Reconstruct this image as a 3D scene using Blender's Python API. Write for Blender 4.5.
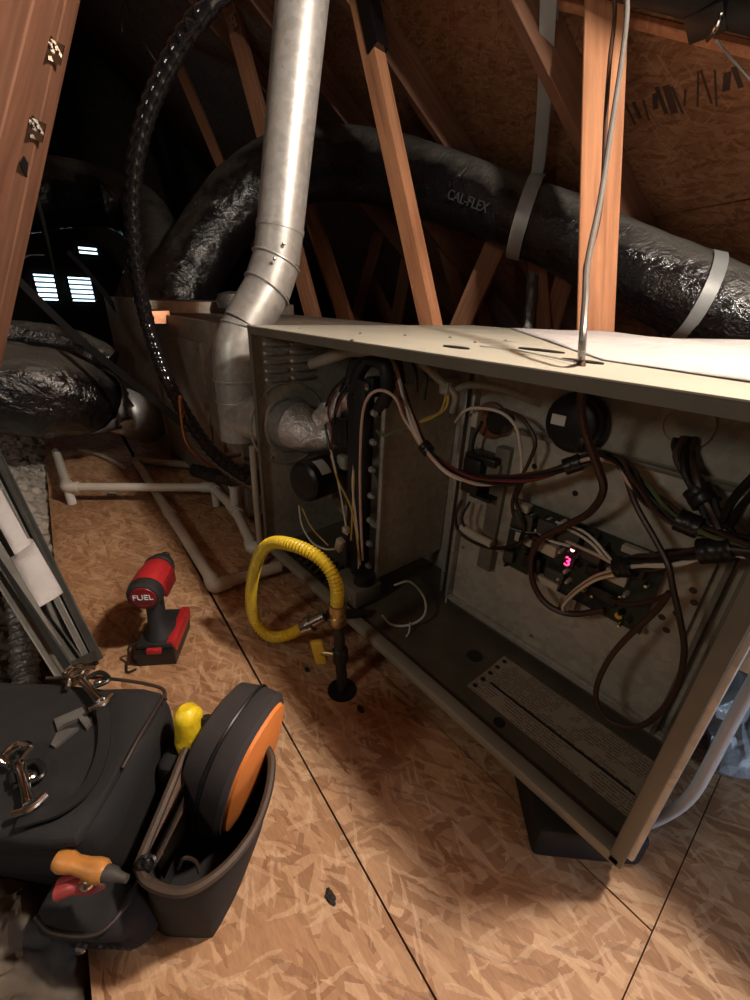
import bpy, bmesh, math, random
from mathutils import Vector, Matrix, noise
random.seed(7)
V = Vector
PI = math.pi
for o in list(bpy.data.objects): bpy.data.objects.remove(o)
S = bpy.context.scene
COL = S.collection

# ------------------------------------------------------------------ camera
YAW, PITCH, ROLL, FPX, EYE = .717, .437, .043, 423., .624
fw = V((-math.cos(YAW)*math.cos(PITCH), math.sin(YAW)*math.cos(PITCH), -math.sin(PITCH)))
rt = fw.cross(V((0, 0, 1))).normalized()
up = rt.cross(fw)
cr_, sr_ = math.cos(ROLL), math.sin(ROLL)
rt, up = rt*cr_ + up*sr_, up*cr_ - rt*sr_
cam = bpy.data.cameras.new('camera')
cam.sensor_fit = 'VERTICAL'; cam.sensor_height = 24; cam.lens = 24*FPX/1000; cam.clip_start = .01
co = bpy.data.objects.new('camera', cam); COL.objects.link(co)
M4 = Matrix((rt, up, -fw)).transposed().to_4x4(); M4.translation = V((0, 0, EYE))
co.matrix_world = M4
S.camera = co
# ------------------------------------------------------------------ world, lamps, exposure
S.view_settings.view_transform = 'Standard'; S.view_settings.look = 'None'
S.view_settings.gamma = 1; S.view_settings.use_curve_mapping = False
S.view_settings.exposure = 0.18
w = bpy.data.worlds.new('attic_air'); S.world = w; w.use_nodes = True
w.node_tree.nodes['Background'].inputs[0].default_value = (.8, .85, 1, 1)
w.node_tree.nodes['Background'].inputs[1].default_value = .006
def lamp(name, loc, power, color, radius):
    l = bpy.data.lights.new(name, 'POINT'); l.energy = power; l.color = color; l.shadow_soft_size = radius
    o = bpy.data.objects.new(name, l); COL.objects.link(o); o.location = loc
    return o
lamp('attic_bulb', (.14, .61, 1.33), 50, (1, .92, .80), .04)          # bare bulb over the right end of the furnace
lamp('fill_light', (-.35, -.85, .95), 7.5, (1, .90, .76), .10)           # added fill behind the camera, brightens the furnace interior
lamp('eave_daylight', (.80, .58, .20), 8, (.60, .77, 1), .08)        # daylight leaking in at the eave

# ------------------------------------------------------------------ materials
MATS = {}
class NT:
    def __init__(s, name):
        s.m = bpy.data.materials.new(name); s.m.use_nodes = True; s.t = s.m.node_tree
        s.b = s.t.nodes['Principled BSDF']; MATS[name] = s.m
    def n(s, typ, **k):
        nd = s.t.nodes.new(typ)
        for a, v in k.items():
            if a.startswith('i_'):
                key = a[2:]; nd.inputs[int(key) if key.isdigit() else key.replace('_', ' ')].default_value = v
            else: setattr(nd, a, v)
        return nd
    def l(s, a, b): s.t.links.new(a, b)
    def coord(s, scale=(1, 1, 1), rot=(0, 0, 0), which='Object'):
        tc = s.n('ShaderNodeTexCoord'); mp = s.n('ShaderNodeMapping')
        mp.inputs['Scale'].default_value = scale; mp.inputs['Rotation'].default_value = rot
        s.l(tc.outputs[which], mp.inputs[0]); return mp.outputs[0]
    def ramp(s, fac, stops):
        r = s.n('ShaderNodeValToRGB'); e = r.color_ramp.elements
        while len(e) < len(stops): e.new(.5)
        for i, (p, c) in enumerate(stops): e[i].position = p; e[i].color = tuple(c) + (1,)
        s.l(fac, r.inputs[0]); return r.outputs[0]
    def noise(s, vec, scale, detail=4, rough=.55, dist=0.):
        n = s.n('ShaderNodeTexNoise'); n.inputs['Scale'].default_value = scale
        n.inputs['Detail'].default_value = detail; n.inputs['Roughness'].default_value = rough
        n.inputs['Distortion'].default_value = dist
        if vec: s.l(vec, n.inputs[0])
        return n
    def bump(s, h, strength=.3, dist=.002):
        b = s.n('ShaderNodeBump'); b.inputs['Strength'].default_value = strength; b.inputs['Distance'].default_value = dist
        s.l(h, b.inputs['Height']); s.l(b.outputs[0], s.b.inputs['Normal']); return b
    def mix(s, fac, a, b, blend='MIX'):
        x = s.n('ShaderNodeMix', data_type='RGBA', blend_type=blend)
        if isinstance(fac, (int, float)): x.inputs[0].default_value = fac
        else: s.l(fac, x.inputs[0])
        for sock, v in ((x.inputs[6], a), (x.inputs[7], b)):
            if isinstance(v, tuple): sock.default_value = v + (1,)
            else: s.l(v, sock)
        return x.outputs[2]
def simple(name, col, rough=.6, metal=0., var=.12, nscale=18., bump=.0, bscale=60., spec=.5, emit=None, es=0., bdist=.002):
    t = NT(name); v = t.coord()
    n = t.noise(v, nscale)
    a = tuple(max(0, c*(1-var)) for c in col); b = tuple(min(1, c*(1+var)) for c in col)
    t.l(t.ramp(n.outputs[0], [(.3, a), (.7, b)]), t.b.inputs['Base Color'])
    t.b.inputs['Roughness'].default_value = rough; t.b.inputs['Metallic'].default_value = metal
    t.b.inputs['Specular IOR Level'].default_value = spec
    if bump:
        n2 = t.noise(v, bscale); t.bump(n2.outputs[0], bump, bdist)
    if emit:
        t.b.inputs['Emission Color'].default_value = emit + (1,); t.b.inputs['Emission Strength'].default_value = es
    return t.m
def wood(name, c0, c1, axis=2):
    t = NT(name)
    sc = [14, 14, 14]; sc[axis] = .9
    v = t.coord(tuple(sc))
    n = t.noise(v, 2.2, 6, .6, .6)
    sc2 = [60, 60, 60]; sc2[axis] = 2.5
    n2 = t.noise(t.coord(tuple(sc2)), 1.5, 4)
    col = t.ramp(n.outputs[0], [(.3, c0), (.55, c1), (.75, tuple(x*.82 for x in c1))])
    col = t.mix(.35, col, t.ramp(n2.outputs[0], [(.35, (.45, .42, .4)), (.6, (1, 1, 1))]), 'MULTIPLY')
    kn = t.n('ShaderNodeTexVoronoi'); sc3 = [9, 9, 9]; sc3[axis] = 3.0
    t.l(t.coord(tuple(sc3)), kn.inputs[0]); kn.inputs['Scale'].default_value = 1.
    col = t.mix(t.ramp(kn.outputs['Distance'], [(.06, (1, 1, 1)), (.13, (0, 0, 0))]), col, tuple(x*.45 for x in c0))
    t.l(col, t.b.inputs['Base Color']); t.b.inputs['Roughness'].default_value = .75
    t.bump(n2.outputs[0], .25, .001); return t.m
def osb(name, tint=(1, 1, 1), dirt=.5):
    t = NT(name)
    base = t.coord()
    wn = t.noise(base, 40, 4, .6); 
    cols = [(.33, .18, .09), (.45, .275, .15), (.51, .325, .185), (.64, .455, .29), (.41, .235, .125)]
    cols = [tuple(c*k for c, k in zip(cc, tint)) for cc in cols]
    prev = None; hprev = None
    for i, (ang, sx, sy) in enumerate(((.25, 12, 60), (1.15, 14, 75), (2.2, 11, 62), (-.35, 15, 85), (.7, 13, 70), (1.75, 10, 66), (2.7, 17, 95), (-.05, 19, 120))):
        tc = t.n('ShaderNodeTexCoord'); mp = t.n('ShaderNodeMapping')
        mp.inputs['Rotation'].default_value = (0, 0, ang); mp.inputs['Location'].default_value = (i*3.1, i*1.7, 0)
        wob = t.n('ShaderNodeVectorMath', operation='MULTIPLY_ADD')
        t.l(wn.outputs['Color'], wob.inputs[0]); wob.inputs[1].default_value = (.012, .012, .012); t.l(tc.outputs['Object'], wob.inputs[2])
        t.l(wob.outputs[0], mp.inputs[0])
        sc = t.n('ShaderNodeVectorMath', operation='MULTIPLY'); sc.inputs[1].default_value = (sx, sy, 1); t.l(mp.outputs[0], sc.inputs[0])
        vo = t.n('ShaderNodeTexVoronoi', voronoi_dimensions='2D'); vo.inputs['Scale'].default_value = 1; vo.inputs['Randomness'].default_value = 1
        t.l(sc.outputs[0], vo.inputs[0])
        sep = t.n('ShaderNodeSeparateColor'); t.l(vo.outputs['Color'], sep.inputs[0])
        c = t.ramp(sep.outputs[0], [(0, cols[0]), (.25, cols[1]), (.5, cols[2]), (.78, cols[3]), (1, cols[4])])
        if prev is None: prev, hprev = c, sep.outputs[2]
        else:
            msk = t.n('ShaderNodeMath', operation='GREATER_THAN'); t.l(sep.outputs[1], msk.inputs[0]); msk.inputs[1].default_value = .68
            prev = t.mix(msk.outputs[0], prev, c)
            hm = t.n('ShaderNodeMix'); t.l(msk.outputs[0], hm.inputs[0]); t.l(hprev, hm.inputs[2]); t.l(sep.outputs[2], hm.inputs[3]); hprev = hm.outputs[0]
    for i, (ang, sx, sy, cc) in enumerate(((.5, 34, 260, (.74, .58, .41)), (1.9, 30, 220, (.70, .54, .37)), (-.6, 32, 260, (.24, .125, .065)), (2.6, 28, 230, (.72, .55, .38)))):
        mp = t.n('ShaderNodeMapping'); mp.inputs['Rotation'].default_value = (0, 0, ang); mp.inputs['Location'].default_value = (i*5.3+1, i*2.9, 0); t.l(wob.outputs[0], mp.inputs[0])
        sc = t.n('ShaderNodeVectorMath', operation='MULTIPLY'); sc.inputs[1].default_value = (sx, sy, 1); t.l(mp.outputs[0], sc.inputs[0])
        vo = t.n('ShaderNodeTexVoronoi', voronoi_dimensions='2D'); vo.inputs['Scale'].default_value = 1; t.l(sc.outputs[0], vo.inputs[0])
        sep = t.n('ShaderNodeSeparateColor'); t.l(vo.outputs['Color'], sep.inputs[0])
        mk = t.n('ShaderNodeMath', operation='GREATER_THAN'); t.l(sep.outputs[1], mk.inputs[0]); mk.inputs[1].default_value = .93
        m2 = t.n('ShaderNodeMath', operation='MULTIPLY'); t.l(mk.outputs[0], m2.inputs[0]); m2.inputs[1].default_value = .45
        prev = t.mix(m2.outputs[0], prev, tuple(a*b for a, b in zip(cc, tint)))
    gr = t.noise(t.coord((30, 120, 1), (0, 0, .4)), 3, 3)
    prev = t.mix(.3, prev, t.ramp(gr.outputs[0], [(.35, (.5, .45, .4)), (.65, (1, 1, 1))]), 'MULTIPLY')
    dn = t.noise(base, 3.2, 5)
    prev = t.mix(dirt, prev, t.ramp(dn.outputs[0], [(.35, (.62, .53, .45)), (.6, (1, 1, 1))]), 'MULTIPLY')
    t.l(prev, t.b.inputs['Base Color']); t.b.inputs['Roughness'].default_value = .62
    t.bump(hprev, .35, .0015); return t.m
def foil(name, col, rough, sc=26, strength=.9, metal=0., stretch=(1, 1, 1), dist=.012, dust=False):
    t = NT(name); v = t.coord(stretch)
    n = t.noise(v, sc, 5, .6, 1.2); n2 = t.noise(v, sc*3.2, 3, .6, .8)
    mm = t.n('ShaderNodeMath', operation='MULTIPLY_ADD'); t.l(n2.outputs[0], mm.inputs[0]); mm.inputs[1].default_value = .35; t.l(n.outputs[0], mm.inputs[2])
    t.bump(mm.outputs[0], strength, dist)
    t.l(t.ramp(n.outputs[0], [(.3, tuple(c*.8 for c in col)), (.7, tuple(min(1, c*1.2) for c in col))]), t.b.inputs['Base Color'])
    t.b.inputs['Roughness'].default_value = rough; t.b.inputs['Metallic'].default_value = metal
    t.b.inputs['Specular IOR Level'].default_value = 1. if col[0] < .05 else .5
    if dust:      # grey dust settled on upward faces
        ge = t.n('ShaderNodeNewGeometry'); sx = t.n('ShaderNodeSeparateXYZ'); t.l(ge.outputs['Normal'], sx.inputs[0])
        src = t.b.inputs['Base Color'].links[0].from_socket; n5 = t.noise(t.coord(), 14, 4)
        ad = t.n('ShaderNodeMath', operation='MULTIPLY_ADD'); t.l(n5.outputs[0], ad.inputs[0]); ad.inputs[1].default_value = .5; t.l(sx.outputs[2], ad.inputs[2])
        fac = t.ramp(ad.outputs[0], [(.62, (0, 0, 0)), (1.05, (1, 1, 1))])
        t.l(t.mix(fac, src, (.085, .075, .064)), t.b.inputs['Base Color'])
        t.l(t.ramp(fac, [(0, (rough,)*3), (1, (.7,)*3)]), t.b.inputs['Roughness'])
    return t.m
def galv(name, col, rough=.42, sc=22, metal=.85):
    t = NT(name); v = t.coord(); vo = t.n('ShaderNodeTexVoronoi'); vo.inputs['Scale'].default_value = sc*4; t.l(v, vo.inputs[0])
    sp = t.n('ShaderNodeSeparateColor'); t.l(vo.outputs['Color'], sp.inputs[0])
    n = t.noise(v, sc*.3, 5)
    c = t.ramp(sp.outputs[0], [(0, tuple(x*.86 for x in col)), (1, tuple(min(1, x*1.1) for x in col))])
    c = t.mix(.55, c, t.ramp(n.outputs[0], [(.3, (.55, .52, .47)), (.62, (1, 1, 1))]), 'MULTIPLY')
    t.l(c, t.b.inputs['Base Color']); t.b.inputs['Roughness'].default_value = rough; t.b.inputs['Metallic'].default_value = metal
    t.bump(n.outputs[0], .15, .002); return t.m

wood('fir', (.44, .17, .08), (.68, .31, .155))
wood('fir_darker', (.19, .085, .05), (.32, .15, .088))  # darkest of the fir tones, for rafters and left struts
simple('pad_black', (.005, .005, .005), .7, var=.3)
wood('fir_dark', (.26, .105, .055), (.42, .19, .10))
osb('osb_floor', (1.08, .97, .90))
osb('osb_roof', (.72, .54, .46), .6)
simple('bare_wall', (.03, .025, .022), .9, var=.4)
galv('galvanized', (.58, .585, .575), .42, metal=.55)
galv('furnace_steel', (.50, .475, .405), .5, metal=.2)
galv('coil_steel', (.36, .30, .25), .5, 14, metal=.5)
simple('furnace_paint', (.44, .43, .36), .5, var=.07, nscale=9)
simple('furnace_edge', (.17, .155, .125), .45, var=.12)  # dark steel edges; on the top lip this tone includes painted shade
simple('furnace_rail', (.27, .25, .20), .45, var=.12)
simple('stamp_ink', (.07, .04, .028), .7, var=.2)
simple('cable_grey', (.20, .19, .18), .35, metal=.3, var=.15)
simple('floor_pan', (.10, .085, .062), .55, var=.25)
foil('black_film', (.006, .006, .0075), .15, 17, .8, dust=True)
foil('black_wrap', (.010, .010, .012), .10, 50, .12, dist=.002)
simple('black_foam', (.012, .012, .013), .6, var=.3)
simple('strap_grey', (.42, .43, .43), .42, metal=.3, var=.08)
simple('pvc', (.76, .71, .62), .4, var=.1, nscale=7)
simple('pvc_dirty', (.48, .42, .34), .5, var=.2, nscale=9)
simple('white_cable', (.60, .61, .62), .4, var=.06)
simple('csst_yellow', (.80, .56, .03), .38, var=.1)
simple('valve_yellow', (.72, .46, .03), .5, var=.12)
simple('iron_pipe', (.035, .028, .024), .6, metal=.4, var=.4)
simple('brass', (.45, .34, .17), .35, metal=.9, var=.2)
simple('steel', (.62, .60, .57), .25, metal=1., var=.1)
simple('chrome', (.8, .79, .77), .14, metal=1., var=.04)
simple('black_plastic', (.012, .012, .013), .38, var=.2)
simple('rubber_grip', (.018, .017, .017), .62, var=.2, bump=.3, bscale=300, bdist=.0006)
simple('tool_red', (.42, .022, .025), .38, var=.12)
simple('tool_red_dark', (.23, .012, .016), .4, var=.1)
simple('white_print', (.75, .74, .72), .6, var=.03)
simple('grey_print', (.045, .045, .045), .6, var=.1)
simple('canvas_black', (.013, .013, .014), .85, var=.35, nscale=12, bump=.5, bscale=420, bdist=.0008)
simple('canvas_worn', (.085, .083, .08), .9, var=.3, nscale=40)
simple('leather_brown', (.032, .019, .014), .6, var=.3)
simple('rim_brown', (.06, .038, .025), .6, var=.3)
simple('lining_brown', (.10, .06, .04), .8, var=.3)
simple('case_fabric', (.035, .030, .031), .8, var=.2, bump=.3, bscale=300, bdist=.0006)
simple('case_orange', (.85, .26, .055), .6, var=.1, nscale=25)
simple('tape_yellow', (.82, .60, .02), .42, var=.15, nscale=40, bump=.5, bscale=40, bdist=.006)
simple('handle_wood', (.55, .24, .06), .4, var=.25, nscale=30)
simple('plier_red', (.38, .06, .06), .35, var=.2)
simple('paper', (.60, .59, .59), .6, var=.05, bump=.6, bscale=14, bdist=.02)
simple('door_paint', (.20, .20, .185), .5, var=.2)
simple('door_edge', (.05, .052, .048), .5, var=.25)
foil('silver_foil', (.80, .80, .81), .28, 34, .8, .6, dist=.01)
foil('dull_foil', (.30, .29, .28), .38, 34, .7, .7, dist=.01)
simple('copper', (.55, .25, .14), .35, metal=.9, var=.2)
simple('pcb', (.020, .028, .020), .5, var=.4, nscale=70)
simple('beige_connector', (.55, .50, .40), .5, var=.08)
simple('relay_grey', (.06, .055, .05), .5, var=.2)
simple('led_red', (.1, 0, 0), .4, emit=(1, .03, .12), es=5.)
simple('led_core', (.1, 0, 0), .4, emit=(1, .25, .3), es=6.)
simple('wire_black', (.010, .009, .009), .4, var=.2)
simple('wire_brown', (.055, .026, .018), .45, var=.2)
simple('wire_red', (.17, .03, .03), .45, var=.2)
simple('wire_pink', (.66, .47, .40), .45, var=.1)
simple('wire_white', (.74, .69, .61), .45, var=.1)
simple('wire_yellow', (.62, .43, .12), .45, var=.1)
simple('wire_green', (.10, .14, .06), .45, var=.1)
simple('blue_vent', (.2, .2, .2), .6, emit=(.62, .86, 1.), es=3.2)
simple('vent_slat', (.10, .12, .14), .6)
simple('copper_brown_disc', (.16, .07, .04), .5, var=.3)
simple('insulation', (.13, .105, .078), .95, var=.45, nscale=14)
simple('loose_fill', (.42, .39, .34), .95, var=.3, nscale=40)
simple('debris', (.035, .025, .018), .8)
t_ = NT('bag_film'); t_.b.inputs['Base Color'].default_value = (.55, .58, .62, 1); t_.b.inputs['Roughness'].default_value = .25
t_.b.inputs['Transmission Weight'].default_value = .35; n_ = t_.noise(t_.coord(), 30, 5); t_.bump(n_.outputs[0], .9, .01)
# clear vinyl drain tubing
t_ = NT('clear_tube'); t_.b.inputs['Base Color'].default_value = (.55, .52, .46, 1); t_.b.inputs['Roughness'].default_value = .22
t_.b.inputs['Transmission Weight'].default_value = .45
def label_mat(name, paper, ink, freq):
    t = NT(name); v = t.coord(); s = t.n('ShaderNodeSeparateXYZ'); t.l(v, s.inputs[0])
    m = t.n('ShaderNodeMath', operation='MULTIPLY'); t.l(s.outputs[1], m.inputs[0]); m.inputs[1].default_value = freq
    fr = t.n('ShaderNodeMath', operation='FRACT'); t.l(m.outputs[0], fr.inputs[0])
    nn = t.noise(t.coord((260, freq, 1)), 1., 2)
    th = t.n('ShaderNodeMath', operation='GREATER_THAN'); t.l(fr.outputs[0], th.inputs[0]); th.inputs[1].default_value = .5
    n3 = t.n('ShaderNodeMath', operation='GREATER_THAN'); t.l(nn.outputs[0], n3.inputs[0]); n3.inputs[1].default_value = .44
    mu = t.n('ShaderNodeMath', operation='MULTIPLY'); t.l(th.outputs[0], mu.inputs[0]); t.l(n3.outputs[0], mu.inputs[1])
    n4 = t.noise(v, 22, 2); g = t.n('ShaderNodeMath', operation='GREATER_THAN'); t.l(n4.outputs[0], g.inputs[0]); g.inputs[1].default_value = .43
    mu2 = t.n('ShaderNodeMath', operation='MULTIPLY'); t.l(mu.outputs[0], mu2.inputs[0]); t.l(g.outputs[0], mu2.inputs[1])
    t.l(t.mix(mu2.outputs[0], paper, ink), t.b.inputs['Base Color']); t.b.inputs['Roughness'].default_value = .55
label_mat('rating_label', (.40, .34, .27), (.19, .15, .115), 190)
# duct jacket stamp etc use white / grey print

# ------------------------------------------------------------------ mesh helpers
ORG = {}
def catmull(pts, n=8):
    pts = [V(p) for p in pts]
    if len(pts) < 3: 
        return [pts[0].lerp(pts[-1], i/n) for i in range(n+1)]
    out = []
    P = [pts[0]*2-pts[1]] + pts + [pts[-1]*2-pts[-2]]
    for i in range(1, len(P)-2):
        a, b, c, d = P[i-1], P[i], P[i+1], P[i+2]
        for k in range(n):
            t = k/n
            out.append(.5*((2*b)+(c-a)*t+(2*a-5*b+4*c-d)*t*t+(3*b-a-3*c+d)*t**3))
    out.append(pts[-1]); return out
def resample(pts, step):
    L = [0]
    for a, b in zip(pts, pts[1:]): L.append(L[-1]+(b-a).length)
    n = max(2, int(L[-1]/step)); out = []; j = 0
    for i in range(n+1):
        s = L[-1]*i/n
        while j < len(L)-2 and L[j+1] < s: j += 1
        d = L[j+1]-L[j]; out.append(pts[j].lerp(pts[j+1], 0 if d == 0 else (s-L[j])/d))
    return out, L[-1]
class MB:
    def __init__(s): s.bm = bmesh.new()
    def _face(s, vs):
        try: return s.bm.faces.new(vs)
        except ValueError: return None
    def box(s, c, size, rot=None, bev=0., seg=2):
        r = bmesh.ops.create_cube(s.bm, size=1.); vs = r['verts']
        M = (rot.to_4x4() if rot else Matrix.Identity(4)); M = Matrix.Translation(V(c)) @ M @ Matrix.Diagonal(V(size).to_4d())
        M[3][3] = 1
        bmesh.ops.transform(s.bm, matrix=M, verts=vs)
        if bev:
            es = list({e for v in vs for e in v.link_edges})
            bmesh.ops.bevel(s.bm, geom=es, offset=bev, segments=seg, affect='EDGES', profile=.5)
        return s
    def bb(s, x0, x1, y0, y1, z0, z1, bev=0.): return s.box(((x0+x1)/2, (y0+y1)/2, (z0+z1)/2), (abs(x1-x0), abs(y1-y0), abs(z1-z0)), None, bev)
    def beam(s, p0, p1, w, d, side, bev=.002):
        p0, p1 = V(p0), V(p1); a = (p1-p0).normalized(); x = V(side); x = (x-a*x.dot(a)).normalized(); y = a.cross(x)
        return s.box((p0+p1)/2, (w, d, (p1-p0).length), Matrix((x, y, a)).transposed(), bev, 1)
    def tube(s, pts, r, seg=12, smooth=8, step=None, cap=True, fn=None, raw=False, flat=None):
        P = [V(p) for p in pts] if raw else catmull(pts, smooth)
        Ltot = None
        if step: P, Ltot = resample(P, step)
        n = len(P); T = [(P[min(i+1, n-1)]-P[max(i-1, 0)]).normalized() for i in range(n)]
        u = T[0].orthogonal().normalized()
        if flat: u = (V(flat)-T[0]*V(flat).dot(T[0])).normalized()
        rings = []; s_ = 0
        for i in range(n):
            if i: s_ += (P[i]-P[i-1]).length
            u = (u - T[i]*u.dot(T[i])).normalized(); v = T[i].cross(u)
            ring = []
            for k in range(seg):
                a = 2*PI*k/seg
                rr = r(s_, i/(n-1)) if callable(r) else r
                if fn: rr = rr*fn(s_, a, i/(n-1))
                ring.append(s.bm.verts.new(P[i]+(u*math.cos(a)+v*math.sin(a))*rr))
            rings.append(ring)
        for A, B in zip(rings, rings[1:]):
            for k in range(seg): s._face((A[k], A[(k+1) % seg], B[(k+1) % seg], B[k]))
        if cap: s._face(rings[0][::-1]); s._face(rings[-1])
        return s
    def cyl(s, p0, p1, r, r1=None, seg=24, cap=True): 
        p0, p1 = V(p0), V(p1); r1 = r if r1 is None else r1
        return s.tube([p0, p1], lambda a, f: r+(r1-r)*f, seg, cap=cap, raw=True)
    def lathe(s, p0, axis, prof, seg=28, cap=True):
        p0, a = V(p0), V(axis).normalized(); u = a.orthogonal().normalized(); v = a.cross(u); rings = []
        for (h, r) in prof: rings.append([s.bm.verts.new(p0+a*h+(u*math.cos(2*PI*k/seg)+v*math.sin(2*PI*k/seg))*r) for k in range(seg)])
        for A, B in zip(rings, rings[1:]):
            for k in range(seg): s._face((A[k], A[(k+1) % seg], B[(k+1) % seg], B[k]))
        if cap: s._face(rings[0][::-1]); s._face(rings[-1])
        return s
    def loft(s, loops, cap0=True, cap1=True):
        rings = [[s.bm.verts.new(V(p)) for p in L] for L in loops]; n = len(rings[0])
        for A, B in zip(rings, rings[1:]):
            for k in range(n): s._face((A[k], A[(k+1) % n], B[(k+1) % n], B[k]))
        if cap0: s._face(rings[0][::-1])
        if cap1: s._face(rings[-1])
        return s
    def ribbon(s, pts, wdir, width, th, smooth=8, raw=False):
        P = [V(p) for p in pts] if raw else catmull(pts, smooth); n = len(P); rings = []
        for i in range(n):
            T = (P[min(i+1, n-1)]-P[max(i-1, 0)]).normalized()
            wd = T.cross(V((0, 0, 1))) if wdir == 'flat' else V(wdir)
            wv = (V(wd)-T*V(wd).dot(T)).normalized(); nv = T.cross(wv)
            rings.append([s.bm.verts.new(P[i]+wv*(a*width/2)+nv*(b*th/2)) for a, b in ((-1, -1), (1, -1), (1, 1), (-1, 1))])
        for A, B in zip(rings, rings[1:]):
            for k in range(4): s._face((A[k], A[(k+1) % 4], B[(k+1) % 4], B[k]))
        s._face(rings[0][::-1]); s._face(rings[-1]); return s
    def grid(s, f, nu, nv):
        vs = [[s.bm.verts.new(V(f(i/nu, j/nv))) for j in range(nv+1)] for i in range(nu+1)]
        for i in range(nu):
            for j in range(nv): s._face((vs[i][j], vs[i+1][j], vs[i+1][j+1], vs[i][j+1]))
        return s
    def warp(s, f):
        for v in s.bm.verts: v.co = f(v.co.copy())
        return s
    def build(s, name, mat, parent=None, smooth=True, org=None, ang=.6, solid=0., keep=False):
        bm = s.bm
        bmesh.ops.recalc_face_normals(bm, faces=bm.faces[:])
        if parent is not None: o0 = ORG[parent]
        elif org is not None: o0 = V(org)
        else:
            xs = [v.co for v in bm.verts]
            o0 = V(((min(c.x for c in xs)+max(c.x for c in xs))/2, (min(c.y for c in xs)+max(c.y for c in xs))/2, min(c.z for c in xs)))
        bmesh.ops.translate(bm, vec=-o0, verts=bm.verts[:])
        me = bpy.data.meshes.new(name); bm.to_mesh(me); bm.free()
        if smooth:
            for p in me.polygons: p.use_smooth = True
            me.set_sharp_from_angle(angle=ang)
        me.materials.append(MATS[mat])
        o = bpy.data.objects.new(name, me); COL.objects.link(o)
        if parent is not None: o.parent = parent; ORG[o] = o0
        else: o.location = o0; ORG[o] = o0
        if solid:
            md = o.modifiers.new('sheet', 'SOLIDIFY'); md.thickness = solid; md.offset = 0
        return o
def thing(name, label, cat, loc, group=None):
    o = bpy.data.objects.new(name, None); COL.objects.link(o); o.location = loc; ORG[o] = V(loc)
    o.empty_display_size = .05
    return tag(o, label, cat, group)
def tag(o, label, cat, group=None):
    o['label'] = label; o['category'] = cat
    if group: o['group'] = group
    return o
def struct(o): o['kind'] = 'structure'; return o
def text(txt, name, mat, parent, loc, xdir, ydir, size, depth=.0006, align='CENTER'):
    cu = bpy.data.curves.new(name, 'FONT'); cu.body = txt; cu.size = size; cu.extrude = depth; cu.align_x = align; cu.align_y = 'CENTER'
    tmp = bpy.data.objects.new('tmp_text', cu); COL.objects.link(tmp)
    dg = bpy.context.evaluated_depsgraph_get(); me = bpy.data.meshes.new_from_object(tmp.evaluated_get(dg))
    bpy.data.objects.remove(tmp); bpy.data.curves.remove(cu)
    x = V(xdir).normalized(); y = V(ydir); y = (y-x*y.dot(x)).normalized(); M = Matrix((x, y, x.cross(y))).transposed().to_4x4()
    M.translation = V(loc)-ORG[parent]; me.transform(M); me.materials.clear(); me.materials.append(MATS[mat])
    o = bpy.data.objects.new(name, me); COL.objects.link(o); o.parent = parent; ORG[o] = ORG[parent]; return o
def screw(parent, p, n, r=.0035, mat='steel'):
    return MB().lathe(p, n, [(0, r), (.0015, r), (.0022, r*.6)], 10).build('screw', mat, parent)
def nz(p, sc, amp): 
    return noise.noise_vector(V(p)*sc)*amp

# ================================================================== SETTING
fl = struct(MB().bb(-7, 3, -2.2, 5, -.10, -.032).build('floor', 'bare_wall', None, False))
ORG[fl] = V(fl.location)
def slab(poly, name='floor_sheet', mat='osb_floor', parent=fl, z0=-.018, z1=0.):
    b = MB(); b.loft([[(x, y, z0) for x, y in poly], [(x, y, z1) for x, y in poly]])
    return b.build(name, mat, parent, False)
# oriented-strand sheets with open seams between them
sm = lambda x: .168-.085*x
g = .0012
def e0(x): return -.105-.07*x       # free edge of the walk boards beside the insulation
slab([(-2.9, e0(-2.9)), (.043, e0(.043)), (.043, sm(.043)-g), (-2.9, sm(-2.9)-g)])
slab([(-2.9, sm(-2.9)+g), (.043, sm(.043)+g), (.043, .40-g), (-2.9, .40-g)])
slab([(-2.9, .40+g), (.043, .40+g), (.043, 1.62), (-2.9, 1.62)])
slab([(.0443, -.5), (1.3, -.5), (1.3, 1.62), (.0443, 1.62)])
# roof deck: pitched plane, ridge runs along hdir
ZC = 1.98
hd = V((.394, .919, 0)); hz = V((.919, -.394, 0)); dn = V((.394, .919, -.853)).normalized(); nrm = hz.cross(dn).normalized()
if nrm.z > 0: nrm = -nrm                    # points down into the attic
def dk(s, h, off=0.): return hd*s + hz*h + V((0, 0, ZC-.853*s)) + nrm*off     # s down-slope (horizontal), h along ridge
roof = MB(); roof.loft([[dk(-1.5, -8, -.05), dk(2.4, -8, -.05), dk(2.4, 3, -.05), dk(-1.5, 3, -.05)], [dk(-1.5, -8, -.03), dk(2.4, -8, -.03), dk(2.4, 3, -.03), dk(-1.5, 3, -.03)]])
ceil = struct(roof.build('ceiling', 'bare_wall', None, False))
ORG[ceil] = V(ceil.location)
hs = [-8, -5.56, -3.12, -.68, 1.76, 3]; ss = [-1.5, -.55, .36, 1.27, 2.4]
for j in range(len(ss)-1):
    for i in range(len(hs)-1):
        s0, s1, h0, h1 = ss[j]+.002, ss[j+1]-.002, hs[i]+.002, hs[i+1]-.002
        b = MB(); b.loft([[dk(s0, h0, -.028), dk(s1, h0, -.028), dk(s1, h1, -.028), dk(s0, h1, -.028)], [dk(s0, h0), dk(s1, h0), dk(s1, h1), dk(s0, h1)]])
        # own frame so the flakes lie in the sheet
        o = b.build('roof_sheet', 'osb_roof', ceil, False)
        R = Matrix((hz, dn, -nrm)).transposed()
        c = sum((v.co for v in o.data.vertices), V())/8
        o.data.transform(Matrix.Translation(-c)); o.data.transform(R.inverted().to_4x4()); o.location = c; o.rotation_euler = R.to_euler()
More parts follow.
